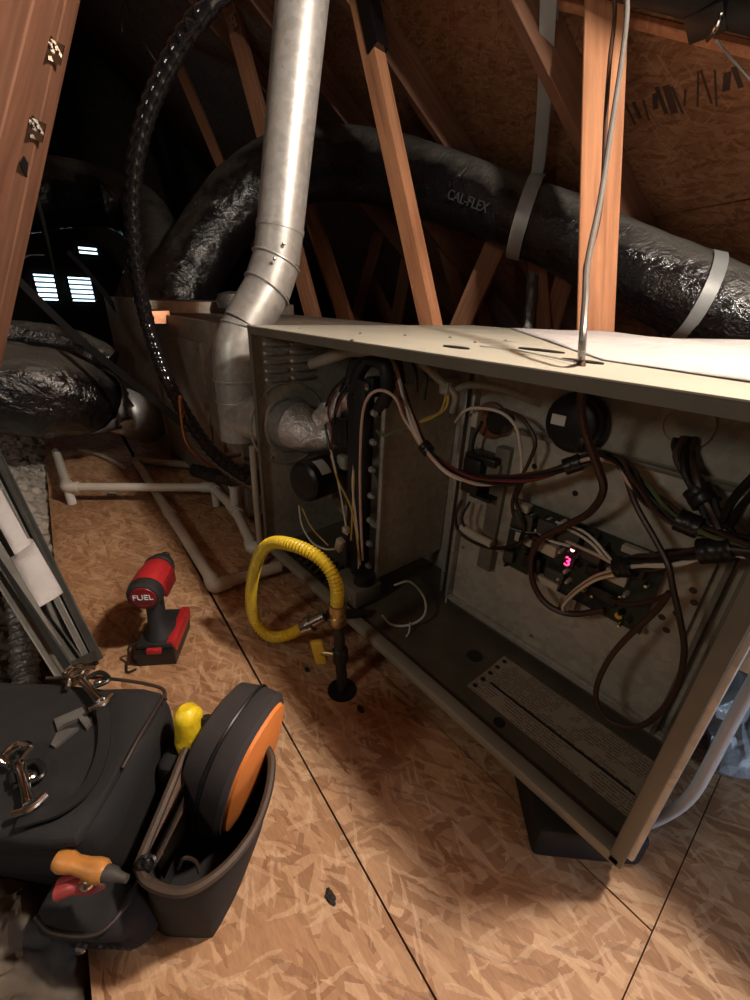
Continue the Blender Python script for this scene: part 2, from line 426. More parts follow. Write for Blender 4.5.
# opposite slope and end walls, unlit
o = MB().loft([[dk(-1.5, -8, 0), dk(-1.5, 3, 0), dk(-1.5, 3, 0)-hd*4.2+V((0, 0, -3.4)), dk(-1.5, -8, 0)-hd*4.2+V((0, 0, -3.4))], [dk(-1.5, -8, -.03), dk(-1.5, 3, -.03), dk(-1.5, 3, -.03)-hd*4.2+V((0, 0, -3.4)), dk(-1.5, -8, -.03)-hd*4.2+V((0, 0, -3.4))]]).build('ceiling', 'osb_roof', None, False); struct(o)
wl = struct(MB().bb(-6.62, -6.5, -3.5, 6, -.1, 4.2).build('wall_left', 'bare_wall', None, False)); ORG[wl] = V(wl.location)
# louvred gable vents in the far wall
def vent(x, y0, y1, z0, z1, n, label):
    t = thing('gable_vent', label, 'vent', (x, (y0+y1)/2, z0))
    f = .03
    b = MB(); b.bb(x-.02, x+.03, y0-f, y0, z0-f, z1+f); b.bb(x-.02, x+.03, y1, y1+f, z0-f, z1+f); b.bb(x-.02, x+.03, y0, y1, z0-f, z0); b.bb(x-.02, x+.03, y0, y1, z1, z1+f)
    b.build('frame', 'vent_slat', t, False)
    MB().bb(x-.02, x-.012, y0, y1, z0, z1).build('daylight', 'blue_vent', t, False)
    for i in range(n):
        z = z0+(z1-z0)*(i+.5)/n
        MB().box((x+.006, (y0+y1)/2, z), (.004, y1-y0, .030), Matrix.Rotation(.9, 3, 'Y')).build('slat', 'vent_slat', t, False)
vent(-6.47, .50, .69, .50, .76, 5, 'left of two bright daylit louvred gable vents in dark far wall')
vent(-6.47, .815, 1.04, .50, .75, 5, 'right of two bright daylit louvred gable vents in dark far wall')
vent(-6.47, .985, 1.17, 1.0, 1.065, 1, 'small bright daylit slot vent above the louvred pair on far wall')

# ------------------------------------------------------------------ rafters and truss webs
def timber(name, label, p0, p1, w=.038, d=.089, side=(1, 0, 0), mat='fir', cat='timber', group=None, down=False, rise=False):
    p0, p1 = V(p0), V(p1); a = (p1-p0).normalized()
    if a.z < 0: p0, p1, a = p1, p0, -a
    if down: p0 = p0+a*((.005-p0.z)/a.z)          # foot on the boards
    if rise:                                       # head against the roof deck
        fd = lambda q: q.z+.853*(.394*q.x+.919*q.y)
        k = (ZC-.02-fd(p1))/(fd(p1+a)-fd(p1)); p1 = p1+a*max(0, min(1.6, k))
    x = V(side); x = (x-a*x.dot(a)).normalized(); y = a.cross(x)
    b = MB(); b.box((0, 0, (p1-p0).length/2), (w, d, (p1-p0).length), None, .0025, 1)
    o = b.build(name, mat, None, True, (0, 0, 0)); o.location = p0; o.rotation_euler = Matrix((x, y, a)).transposed().to_euler()
    ORG[o] = V((0, 0, 0)); return tag(o, label, cat, group)
rl = ['roof rafter crossing behind the straight wooden post', 'roof rafter between the slanted web and the grey hanging strap', 'roof rafter rising behind the grey flue pipe', 'dim roof rafter left of the flue pipe, near the taped black line', 'roof rafter at the far right behind the black duct']
for k, h in enumerate((-1.262, -1.868, -2.48, -3.09, -.655)):
    p0, p1 = dk(-1.2, h, .047), dk(2.25, h, .047)
    timber('rafter', rl[k], p0, p1, .038, .092, hz, 'fir_darker', 'rafter', 'rafters under the roof deck')
# the two lit webs in front
pa = timber('truss_post', 'straight bright wooden post standing behind the furnace with cables on it', (-0.527, 1.200, 0.545), (-0.684, 1.200, 1.252), .085, .06, (.9, .35, 0), down=True, rise=True)
pb = timber('truss_web', 'slanted bright wooden web with a black taped end above the furnace', (-1.064, 1.160, 0.530), (-1.525, 1.160, 1.547), .062, .05, (1, .05, .2), down=True, rise=True)
mb = MB(); A, B = V((-1.409, 1.160, 1.346)), V((-1.489, 1.160, 1.530)); mb.beam(A, B, .052, .056, (1, .05, .2)); 
mb.warp(lambda p: p+nz(p, 40, .004)); 
tag(mb.build('tape_wrap', 'black_wrap'), 'crumpled black tape wrapped over the top of the slanted web', 'tape')
LB = [ # px top, px bottom, plane y, w, material, label
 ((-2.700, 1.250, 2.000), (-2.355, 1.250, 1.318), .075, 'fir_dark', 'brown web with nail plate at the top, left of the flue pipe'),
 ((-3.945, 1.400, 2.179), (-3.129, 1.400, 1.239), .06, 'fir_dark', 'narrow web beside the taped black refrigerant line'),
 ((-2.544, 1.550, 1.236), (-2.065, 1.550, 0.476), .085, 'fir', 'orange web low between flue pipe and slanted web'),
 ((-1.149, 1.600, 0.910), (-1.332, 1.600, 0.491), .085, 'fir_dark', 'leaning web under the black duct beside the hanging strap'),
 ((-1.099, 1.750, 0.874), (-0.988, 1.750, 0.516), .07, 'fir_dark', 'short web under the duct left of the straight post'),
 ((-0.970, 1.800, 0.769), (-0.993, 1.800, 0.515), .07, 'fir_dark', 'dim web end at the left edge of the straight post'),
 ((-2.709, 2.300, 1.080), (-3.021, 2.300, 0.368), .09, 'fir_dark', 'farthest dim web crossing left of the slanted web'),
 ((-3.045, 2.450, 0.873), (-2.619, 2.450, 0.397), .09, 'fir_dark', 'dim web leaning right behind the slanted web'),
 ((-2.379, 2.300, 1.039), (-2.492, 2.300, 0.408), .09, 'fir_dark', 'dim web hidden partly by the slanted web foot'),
 ((-1.897, 2.100, 0.935), (-1.640, 2.100, 0.475), .08, 'fir_dark', 'dim web leaning right in the middle of the far trusses'),
 ((-1.716, 2.200, 0.711), (-1.558, 2.200, 0.463), .07, 'fir_dark', 'short dim web behind the leaning web'),
 ((-0.674, 1.900, 0.671), (-0.644, 1.900, 0.516), .07, 'fir_dark', 'short dim web just right of the straight post'),
 ((-0.387, 1.750, 0.890), (-0.394, 1.750, 0.700), .06, 'fir_dark', 'web end at the right picture edge above the duct'),
]
webs = []
for p0, p1, w_, m_, lab in LB:
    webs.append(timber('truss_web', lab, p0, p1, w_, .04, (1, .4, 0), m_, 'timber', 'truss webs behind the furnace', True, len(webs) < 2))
# left pair of timbers with nail plates
t1 = timber('roof_strut', 'wide reddish timber along the left picture edge', (-1.150, -0.055, 0.613), (-1.150, 0.193, 1.133), .11, .05, (.5, .8, .1), 'fir_darker', down=True, rise=True)
t2 = timber('roof_strut', 'second reddish timber with shiny nail plates behind the first at left', (-1.340, 0.007, 0.554), (-1.340, 0.311, 1.249), .05, .04, (.5, .8, .1), 'fir_darker', down=True, rise=True)
def nailplate(par, c, sz, seed):
    """punched steel plate with bent teeth, local frame of the timber"""
    R = par.rotation_euler.to_matrix(); rnd = random.Random(seed)
    lc = R.inverted() @ (V(c)-par.location)
    b = MB(); b.box((lc.x, lc.y, lc.z), (sz, .002, sz*1.3), None)
    for i in range(9): b.box((lc.x+rnd.uniform(-.5, .5)*sz, lc.y-.004, lc.z+rnd.uniform(-.6, .6)*sz), (.003, .010, .006), Matrix.Rotation(rnd.uniform(-.8, .8), 3, 'X'))
    return b.build('nail_plate', 'chrome', par, False)
for px in ((-1.300, 0.234, 1.052), (-1.300, 0.172, 0.916)): nailplate(t2, px, .028, 3)
nailplate(webs[0], (-2.567, 1.220, 1.789), .05, 5)

# stamp printed on the roof sheet: broken dark strokes
st = MB()
rnd = random.Random(4)
sp = V((-0.683, 1.416, 1.101)); sq = V((-0.424, 1.334, 1.078)); dirx = (sq-sp); lx = dirx.length; dirx.normalize(); diry = nrm.cross(dirx)
for i, (f, wd, h_) in enumerate(((.02, .012, .8), (.10, .02, .6), (.19, .010, .7), (.30, .026, .5), (.36, .02, .9), (.44, .034, .9), (.50, .012, .9), (.57, .010, .5), (.69, .009, 1.), (.76, .009, 1.), (.83, .009, 1.), (.92, .03, .5), (1.0, .02, .6))):
    c = sp+dirx*(f*lx)+nrm*.0012
    st.box(c+diry*rnd.uniform(-.008, .008), (wd*.55, .075*h_, .0008), Matrix((dirx, (diry+dirx*rnd.uniform(-.25, .35)).normalized(), nrm)).transposed())
o = st.build('stamp_print', 'stamp_ink', ceil, False)

# ------------------------------------------------------------------ dark pipe, strip and bracket under the roof, top right
def dd(u): return V(u)
tag(MB().tube([(-1.283, 1.049, 1.529), (-0.862, 1.114, 1.337), (-0.570, 1.157, 1.205), (-0.312, 1.197, 1.087)], .028, 16).build('vent_pipe', 'iron_pipe'), 'thick dark pipe running under the roof deck at top right', 'pipe')
tag(MB().beam((-0.865, 1.214, 1.307), (-0.316, 1.288, 1.064), .016, .02, nrm).build('furring_strip', 'fir'), 'thin pale wooden strip on the roof deck below the dark pipe', 'strip')
br = thing('pipe_bracket', 'black bent metal bracket clipped on the dark pipe at top right', 'bracket', (-0.452, 1.173, 1.122))
c = V((-0.453, 1.173, 1.128)); 
MB().box(c, (.075, .02, .05), Matrix((dirx, nrm, diry)).transposed(), .004).build('plate', 'black_plastic', br)
MB().tube([(-0.414, 1.121, 1.110), (-0.420, 1.131, 1.095), (-0.441, 1.165, 1.095)], .004, 8).build('clip', 'chrome', br)
tag(MB().tube([(-0.430, 1.174, 1.094), (-0.412, 1.249, 1.079), (-0.361, 1.311, 1.033)], .0022, 6).build('thin_wire', 'strap_grey'), 'thin grey wire slanting down from the black bracket', 'wire')

# ------------------------------------------------------------------ black insulated flexible ducts
def wrinkle(amp, freq, seed):
    def f(s, a, t):
        p = V((math.cos(a)*1.2, math.sin(a)*1.2, s*freq))+V((seed, 0, 0))
        return 1+amp*noise.noise(p*2.2)+amp*.5*noise.noise(p*5)
    return f
dp = [(-2.375, 0.628, 0.496), (-2.417, 0.825, 0.724), (-2.394, 1.063, 1.020), (-2.232, 1.277, 1.178), (-1.937, 1.420, 1.186), (-1.533, 1.450, 1.089), (-1.195, 1.490, 0.976), (-0.944, 1.510, 0.886), (-0.758, 1.520, 0.809), (-0.561, 1.530, 0.723), (-0.391, 1.540, 0.653), (-0.171, 1.560, 0.552)]
dr = lambda s, f: .15 - .042*max(0, min(1, (f-.3)/.4))
big = thing('flexible_duct', 'long shiny black insulated duct running across behind the wooden posts', 'duct', dp[5])
MB().tube(dp, dr, 40, step=.02, fn=wrinkle(.055, 3.2, 1)).build('jacket', 'black_film', big)
DPs = catmull(dp, 8)
def duct_at(p):
    i = min(range(1, len(DPs)-1), key=lambda k: (DPs[k]-V(p)).length); return DPs[i], (DPs[i+1]-DPs[i-1]).normalized(), i/(len(DPs)-1)
# printed name on the jacket
c, tdir, f = duct_at((-1.172, 1.490, 0.952)); rr = dr(0, f)
vw = (V((0, 0, EYE))-c); vw = (vw-tdir*vw.dot(tdir)).normalized(); upv = tdir.cross(vw); 
if upv.z < 0: upv = -upv
pn = (vw*.97-upv*.10).normalized()
text('CAL-FLEX', 'jacket_print', 'grey_print', big, c+pn*(rr*1.035), tdir if tdir.x > 0 else -tdir, upv, .042, .002)
def strap(label, pc, up_px, lean):
    c, td, f = duct_at(pc); r = dr(0, f)*1.06
    if td.dot(V((.656, .755, 0))) < 0: td = -td
    t0 = td.copy(); td = (td*.45+V((.656, .755, 0))*.55).normalized()
    t = thing('hanging_strap', label, 'strap', c-V((0, 0, r)), 'grey straps holding up the black duct')
    z = V((0, 0, 1)); z = (z-t0*z.dot(t0)).normalized(); y = t0.cross(z)
    if y.y > 0: y = -y      # y: toward the camera side
    loop = []
    for a in [math.radians(d) for d in range(80, -265, -12)]:
        w_ = (z*math.sin(a)+y*math.cos(a))*r; loop.append(c+w_-t0*(w_.dot(td)/t0.dot(td)))
    MB().ribbon(loop, td, .046 if lean == 0 else .034, .003, raw=True).build('band', 'strap_grey', t)
    for k, q in enumerate(up_px):
        a = loop[0] if k == 0 else loop[-1]
        if k < lean: continue
        MB().ribbon([a+z*-.02, a.lerp(V(q), .12)+y*.004, a.lerp(V(q), .5)+V((.004, 0, 0)), V(q)], (td*.9+y*.35*(1 if k else -1)), .036, .003).build('tail', 'strap_grey', t)
strap('grey strap hung from the rafters around the duct left of the straight post', (-1.003, 1.505, 0.907), ((-0.797, 1.147, 1.278), (-0.816, 1.189, 1.302)), 0)
strap('grey strap band around the duct near the right picture edge', (-0.435, 1.540, 0.670), ((-0.377, 1.404, 0.966), (-0.418, 1.431, 0.978)), 2)
# ducts at left
tag(MB().tube([(-2.713, 0.619, 0.438), (-3.006, 0.857, 0.774), (-3.312, 0.873, 1.053), (-3.416, 0.642, 1.132), (-3.206, 0.326, 1.059), (-3.172, -0.040, 0.960)], .16, 36, step=.03, fn=wrinkle(.07, 3, 8)).build('flexible_duct', 'black_film'), 'black insulated duct curving to the upper left above the plenum', 'duct')
ld = thing('flexible_duct', 'low black duct at left joined to the plenum by a pale metal collar', 'duct', (-1.793, 0.118, 0.140))
q = [(-1.854, 0.302, 0.212), (-1.819, 0.249, 0.248), (-1.790, 0.146, 0.292), (-1.811, 0.024, 0.320), (-1.849, -0.139, 0.340)]
MB().tube(q[1:], lambda s, f: .10+.05*min(1, f*2.5), 36, step=.025, fn=wrinkle(.10, 4, 3)).build('jacket', 'black_film', ld)
d0 = (V(q[1])-V(q[0])).normalized()
MB().cyl(V(q[0])-d0*.16, V(q[0])+d0*.05, .088, seg=36, cap=False).build('collar', 'galvanized', ld, solid=.002)
rnd = random.Random(2)
b = MB(); pts = []
for k in range(40):
    a = 2*PI*k/40; u = d0.orthogonal().normalized(); v = d0.cross(u); rad = V(u*math.cos(a)+v*math.sin(a))
    r0 = .102+.006*rnd.random(); pts.append((V(q[1])-d0*.02+rad*.094+d0*rnd.uniform(-.025, .01), V(q[1])+d0*.04+rad*(r0+.012)))
b.loft([[p for p, _ in pts], [p for _, p in pts]], False, False).warp(lambda p: p+nz(p, 50, .008)).build('torn_edge', 'dull_foil', ld, solid=.003)
tag(MB().tube([(-2.167, -0.094, 0.445), (-2.172, 0.079, 0.459), (-2.114, 0.255, 0.425), (-2.057, 0.344, 0.362)], .05, 20, step=.02, fn=wrinkle(.2, 5, 11)).build('flexible_duct', 'black_film'), 'slack black duct film sagging above the low black duct', 'duct')
# loose film and straps in the dark at left
for pts, lab in (([(-1.814, 0.017, 0.739), (-1.767, 0.067, 0.687), (-1.631, 0.190, 0.499), (-1.414, 0.340, 0.312), (-1.040, 0.399, 0.217)], 'long dark flat strap slanting across in front of the plenum'),
                 ([(-1.300, 0.134, 0.860), (-1.350, 0.146, 0.826), (-1.600, 0.177, 0.765), (-2.100, 0.224, 0.586)], 'black strap hanging from the reddish timber towards the vents'),
                 ([(-2.571, 0.350, 0.775), (-2.471, 0.400, 0.685), (-2.333, 0.455, 0.539), (-2.181, 0.470, 0.434)], 'short black strap slanting between the vents and the plenum')):
    tag(MB().ribbon(pts, (0, .3, 1), .022, .003).build('strap', 'black_foam'), lab, 'strap')
for pts, lab in (([(-1.680, 0.500, 1.366), (-1.770, 0.500, 1.305), (-1.711, 0.500, 1.236), (-1.636, 0.520, 1.189)], 'thin dark wire looping at top left beside the taped line'),
                 ([(-1.908, 0.550, 1.471), (-1.776, 0.550, 1.311), (-1.753, 0.600, 1.230)], 'thin dark wire slanting across the top left gap'),
                 ([(-2.562, 0.141, 0.704), (-2.539, 0.197, 0.745), (-2.496, 0.250, 0.751)], 'thin bright wire above the left louvred vent')):
    tag(MB().tube(pts, .003, 6).build('thin_wire', 'strap_grey' if 'bright' in lab else 'wire_black'), lab, 'wire')

# ------------------------------------------------------------------ coil cabinet, plenum
cc = thing('coil_cabinet', 'brown-grey sheet metal coil cabinet behind the drain pipes', 'cabinet', (-1.45, .75, .0))
MB().bb(-1.80, -1.08, .45, 1.05, .03, .56, .003).build('casing', 'coil_steel', cc)
MB().bb(-1.08, -.862, .62, 1.05, .08, .55, .003).build('transition', 'coil_steel', cc)
MB().bb(-1.60, -1.30, .444, .452, .12, .50, .002).build('access_panel', 'coil_steel', cc)
MB().bb(-1.225, -1.195, .438, .451, .20, .44, .002).build('bracket', 'coil_steel', cc)
for x, z in ((-1.58, .48), (-1.32, .48), (-1.58, .14), (-1.32, .14), (-1.12, .5), (-1.77, .5)): screw(cc, (x, .444, z), (0, -1, 0), .005)
b = MB(); b.bb(-1.70, -1.60, .40, .46, .535, .572); b.warp(lambda p: p+nz(p, 30, .01)); b.build('foil_tape', 'copper', cc)
pl = thing('supply_plenum', 'dull sheet metal plenum left of the coil cabinet with duct collar', 'plenum', (-2.2, .75, 0))
MB().bb(-2.55, -1.806, .45, 1.05, .0, .60, .003).build('casing', 'coil_steel', pl)
MB().bb(-1.822, -1.800, .440, .452, .0, .60, .001).build('seam_flange', 'coil_steel', pl)

# ------------------------------------------------------------------ flue pipe
fp = thing('flue_pipe', 'round galvanized metal flue pipe rising with an elbow at the furnace end', 'flue pipe', (-1.0, .42, .3))
P3, P4 = V((-1.0, .554, .765)), V((-1.0, .737, 1.748))
ax = (P4-P3).normalized()
MB().cyl(P3, P4, .0515, seg=44).build('pipe', 'galvanized', fp)
MB().cyl(P3-ax*.004, P3+ax*.006, .0535, seg=44).build('crimp_ring', 'galvanized', fp)
E1, E2, E3 = V((-1.0, .540, .700)), V((-1.0, .512, .640)), V((-1.0, .452, .560))
R0 = V((-1.0, .418, .30))
def gore(a, b, r, nm='elbow_gore'): MB().cyl(a, b, r, seg=44).build(nm, 'galvanized', fp)
gore(P3, E1, .052); gore(E1+(E1-E2)*.05, E2, .0535); gore(E2+(E2-E3)*.05, E3, .0525)
MB().tube([E3, V((-1.0, .425, .51)), V((-1.0, .418, .44))], .052, 40).build('elbow_gore', 'galvanized', fp)
MB().cyl((-1.0, .418, .455), R0, .050, seg=40).build('riser', 'galvanized', fp)
for p, d_, r in ((E1, E1-E2, .0545), (E2, E2-E3, .055), (E3, E3-V((-1.0, .418, .44)), .054), (V((-1, .418, .445)), V((0, 0, 1)), .052), (V((-1, .418, .395)), V((0, 0, 1)), .051)):
    d_ = d_.normalized(); u = d_.orthogonal().normalized(); v = d_.cross(u)
    MB().tube([p+(u*math.cos(2*PI*k/40)+v*math.sin(2*PI*k/40))*r for k in range(41)], .0028, 8, raw=True, cap=False).build('bead', 'galvanized', fp)
MB().cyl((-1.0, .418, .36), (-.86, .46, .36), .052, seg=36).build('outlet_stub', 'galvanized', fp)
for p in ((-.945, .53, .73), (-.943, .505, .70), (-.965, .505, .665)): screw(fp, p, (1, -.4, 0), .004)
tag(MB().lathe((-1.707, 0.750, 0.611), (0, 0, 1), [(-.03, .075), (0, .08), (.02, .07), (.03, .03)], 24).build('duct_cap', 'dull_foil'), 'pale metal duct cap on the coil cabinet behind the flue elbow', 'cap')

# ------------------------------------------------------------------ taped refrigerant line
rp = [(-.94, .65, 1.74), (-.99, .59, 1.50), (-1.068, 0.534, 1.208), (-1.099, 0.484, 1.142), (-1.191, 0.441, 1.087), (-1.280, 0.391, 0.995), (-1.346, 0.358, 0.890), (-1.399, 0.346, 0.770), (-1.431, 0.345, 0.629), (-1.437, 0.355, 0.511), (-1.390, 0.368, 0.383), (-1.275, 0.379, 0.285), (-1.128, 0.386, 0.224), (-0.999, 0.402, 0.201), (-0.908, 0.418, 0.196)]
def helix(s, a, t): 
    x = (s/.030 + a/(2*PI)) % 1.
    return 1+.11*math.exp(-((x-.5)/.2)**2)+.03*noise.noise(V((math.cos(a), math.sin(a), s*20)))
tag(MB().tube(rp, .019, 24, step=.003, fn=helix, smooth=12).build('refrigerant_line', 'black_wrap'), 'arching refrigerant line spirally wrapped in shiny black tape', 'pipe')
tag(MB().tube([(-1.030, 0.420, 0.246), (-1.160, 0.400, 0.212), (-1.280, 0.370, 0.306), (-1.232, 0.350, 0.366), (-1.308, 0.370, 0.223), (-1.255, 0.400, 0.163), (-1.129, 0.420, 0.166)], .005, 8).build('copper_tube', 'copper'), 'thin copper tube beside the lower end of the taped line', 'pipe')
tag(MB().tube([(-1.366, 0.400, 0.101), (-1.131, 0.410, 0.149), (-0.953, 0.430, 0.204)], .02, 14, fn=wrinkle(.3, 20, 5), step=.006).build('foam_sleeve', 'black_foam'), 'lumpy black foam sleeve lying at the foot of the coil cabinet', 'foam')

# ------------------------------------------------------------------ PVC drain lines
def elbow(p, r, par, mat, d1, d2):
    p = V(p); b = MB(); b.tube([p+V(d1).normalized()*r*2.4, p, p+V(d2).normalized()*r*2.4], r*1.28, 18, smooth=6); return b.build('elbow', mat, par)
r = .0135
pv = thing('drain_pipe', 'white plastic drain pipe lying across the boards with capped tee', 'pipe', (-1.3, .25, 0))
a, b_, c, d, e = V((-1.95, .075, .06)), V((-1.545, .062, .06)), V((-1.29, .423, .06)), V((-1.10, .418, .06)), V((-.885, .372, .05))
for p, q_ in ((a, b_), (b_, c), (c, d), (d, e)): MB().cyl(p, q_, r, seg=20).build('pipe', 'pvc', pv)
elbow(b_, r, pv, 'pvc', a-b_, c-b_); elbow(c, r, pv, 'pvc', b_-c, d-c); elbow(e, r, pv, 'pvc', d-e, V((.02, .10, -.01)))
MB().cyl(b_, b_-V((0, 0, .058)), r*.95, seg=18).build('foot_stub', 'white_print', pv)
MB().cyl(c+V((.02, 0, 0)), V((c.x+.02, c.y, .002)), r*.9, seg=18).build('foot_stub', 'pvc', pv)
MB().cyl(d, d+V((.0, 0.005, .075)), r, seg=18).build('tee_stub', 'pvc', pv); MB().cyl(d-V((.03, -.0, 0)), d+V((.03, -.006, 0)), r*1.28, seg=18).build('tee_body', 'pvc', pv)
MB().lathe(d+V((0, .005, .068)), (0, 0, 1), [(0, r*1.25), (.02, r*1.25), (.024, r*.9)], 18).build('cap', 'pvc', pv)
MB().cyl(e, e+V((.02, .10, -.01)), r, seg=18).build('pipe', 'pvc', pv)
pd = thing('drain_pipe', 'dusty plastic drain pipe on the floor forming a long bend towards the yellow hose', 'pipe', (-1.2, .3, 0))
L_ = [V((-1.60, .50, .022)), V((-1.78, .305, .022)), V((-.83, .25, .022)), V((-.80, .40, .03))]
L_[1] = V((-1.80, .31, .022))
for p, q_ in zip(L_, L_[1:]): MB().cyl(p, q_, r*1.05, seg=20).build('pipe', 'pvc_dirty', pd)
elbow(L_[1], r, pd, 'pvc_dirty', L_[0]-L_[1], L_[2]-L_[1]); elbow(L_[2], r, pd, 'pvc_dirty', L_[1]-L_[2], L_[3]-L_[2])
m_ = L_[1].lerp(L_[2], .55); dq = (L_[2]-L_[1]).normalized(); MB().cyl(m_-dq*.02, m_+dq*.02, r*1.3, seg=18).build('coupling', 'pvc_dirty', pd)
tag(MB().tube([(-.872, .385, .005), (-.872, .385, .20), (-.868, .385, .32)], .008, 14).build('riser_tube', 'pvc_dirty'), 'thin pale tube standing against the left front edge of the furnace', 'pipe')
tag(MB().tube([(-1.067, 1.720, 0.748), (-1.044, 1.700, 0.657), (-1.021, 1.680, 0.526)], .02, 16, step=.006, fn=wrinkle(.25, 20, 4)).build('foil_hose', 'dull_foil'), 'short shiny foil hose hanging below the black duct', 'hose')
# ================================================================== FURNACE
X0, X1, Y0, Y1, Z0, Z1 = -.856, -.004, .393, 1.108, .06, .573
fu = thing('gas_furnace', 'open horizontal gas furnace with its door off, wires and control board exposed', 'furnace', (-.43, .75, Z0))
T = .0025
tp = MB().bb(X0-.004, X1+.004, Y0-.003, Y1, Z1-T, Z1, .001).build('top_panel', 'furnace_paint', fu)
MB().bb(X0, X1, Y0-.003, Y0+.001, Z1-.015, Z1-T).build('front_lip', 'furnace_edge', tp, False)  # shade below the top edge is put into the lip's dark colour
MB().bb(X0, X1, Y0+.001, Y0+.022, Z1-.015, Z1-.013).build('lip_return', 'furnace_edge', tp, False)
bp = MB().bb(X0, X1, Y0, Y1, Z0, Z0+T).build('bottom_panel', 'floor_pan', fu, False)
MB().bb(X0, X1, Y0-.004, Y0+.018, Z0-.004, Z0+.014, .004).build('front_rail', 'furnace_rail', bp)
MB().bb(X0, X1, Y1-T, Y1, Z0, Z1).build('back_panel', 'furnace_steel', fu, False)
rp_ = MB().bb(X1-T, X1, Y0, Y1, Z0, Z1).build('end_panel', 'furnace_steel', fu, False)
MB().bb(X1-.014, X1+.001, Y0-.004, Y0+.004, Z0, Z1, .0015).build('edge_flange', 'furnace_edge', rp_)
MB().bb(X1-.002, X1+.007, Y0-.001, Y0+.035, Z0+.02, Z1, .003).build('outer_flange', 'galvanized', rp_)
# louvred end panel with flue opening
lp = MB().bb(X0, X0+T, Y0, Y1, Z0, Z1).build('louvred_panel', 'furnace_steel', fu, False)
MB().bb(X0, X0+.012, Y0-.003, Y0+.003, Z0, Z1, .001).build('edge_flange', 'furnace_edge', lp)
for c0 in (.422, .484):
    for i in range(5):
        z = .537-.018*i
        b = MB(); b.tube([(X0+T, c0, z), (X0+.006, c0+.006, z), (X0+.006, c0+.046, z), (X0+T, c0+.052, z)], .0042, 8, smooth=3); b.build('louvre', 'galvanized', lp)
b = MB(); cy, cz = .472, .362
for rr_, th in ((.094, .003), (.062, .004)):
    b.tube([(X0+T, cy+rr_*math.cos(2*PI*k/48), cz+rr_*math.sin(2*PI*k/48)) for k in range(49)], th, 8, raw=True, cap=False)
b.build('knockout_ring', 'galvanized', lp)
screw(lp, (X0+T, .42, .435), (1, 0, 0)); screw(lp, (X0+T, .52, .44), (1, 0, 0)); screw(lp, (X0+T, .425, .29), (1, 0, 0))
# flue stub and crumpled foil transition
b = MB(); b.cyl((X0-.01, cy, cz), (X0+.035, cy+.004, cz), .056, .054, 36); b.build('flue_stub', 'galvanized', fu)
b = MB(); b.tube([(X0+.03, cy+.004, cz), (X0+.07, cy+.012, cz-.004), (X0+.105, cy+.03, cz-.002), (X0+.135, cy+.045, cz+.004)], lambda s, f: .054-.026*f, 36, step=.006, fn=lambda s, a, t: 1+.10*noise.noise(V((math.cos(a)*2, math.sin(a)*2, s*30)))*min(1, t*3)); b.build('foil_elbow', 'silver_foil', fu)
b = MB(); b.tube([(-0.744, 0.490, 0.393), (-0.718, 0.500, 0.415), (-0.690, 0.510, 0.440), (-0.680, 0.520, 0.460)], .026, 22, step=.004, fn=lambda s, a, t: 1+.35*noise.noise(V((math.cos(a)*2.2, math.sin(a)*2.2, s*50)))); b.build('foil_wrap', 'silver_foil', fu)
b = MB(); b.tube([(-0.747, 0.470, 0.508), (-0.684, 0.470, 0.527), (-0.623, 0.475, 0.547), (-0.542, 0.480, 0.550)], lambda s, f: .010+.004*f, 14); b.build('drain_tube', 'clear_tube', fu)
# inducer: motor (axis towards the front), scroll housing
ma, mz = V((-0.726, 0.425, 0.271)), V((-0.749, 0.535, 0.266))
ind = MB().lathe(ma, mz-ma, [(0, .012), (0, .036), (.005, .043), (.012, .045), (.05, .045), (.052, .0435), (.056, .0435), (.058, .045), (.085, .045), (.09, .04), (.10, .03)], 36).build('inducer_motor', 'black_plastic', fu)
ux = (mz-ma).normalized()
b = MB(); q1 = []
for k in range(7):
    a = math.radians(40+k*7); u = ux.orthogonal().normalized()
up_ = (V((0, 0, 1))-ux*ux.z).normalized(); rt_ = up_.cross(ux)
if rt_.x < 0: rt_ = -rt_
arc = [math.radians(d) for d in range(30, 82, 8)]
b.loft([[ma+ux*h+(up_*math.sin(a)+rt_*math.cos(a))*.0456 for a in arc]+[ma+ux*h+(up_*math.sin(a)+rt_*math.cos(a))*.0462 for a in arc[::-1]] for h in (.020, .048)])
b.build('motor_label', 'white_print', ind, False)
sc = mz-ux*.02
MB().lathe(sc+V((.02, .02, -.045)), (0, 1, 0), [(0, .055), (.004, .066), (.05, .068), (.055, .06)], 36).build('inducer_housing', 'furnace_steel', fu)
MB().lathe(sc+V((.02, .018, -.045)), (0, 1, 0), [(0, .02), (.003, .04), (.0035, .052)], 30).build('housing_rim', 'furnace_edge', fu)
MB().box(sc+V((-.02, .012, -.052)), (.03, .02, .04), None, .004).build('motor_bracket', 'galvanized', fu)
# pressure switch block and mounting stuff
MB().box((-0.672, 0.500, 0.385), (.052, .035, .058), Matrix.Rotation(-.12, 3, 'Y'), .003).build('pressure_switch', 'black_plastic', fu)
MB().box((-0.705, 0.520, 0.305), (.03, .02, .03), None, .004).build('bracket', 'furnace_steel', fu)
# vestibule back wall behind the burners
MB().bb(X0+.01, -.425, .672, .675, Z0, Z1).build('vestibule_panel', 'furnace_steel', fu, False)
for i in range(7): MB().box((-.70+.0, .425+.0, Z0+.006), (.001, .001, .001)) if False else None
gr = MB()
for i in range(9): gr.box((-.80+.022*i, .455, Z0+.007), (.006, .07, .006), Matrix.Rotation(.5, 3, 'Z'))
gr.build('floor_grille', 'black_plastic', fu, False)
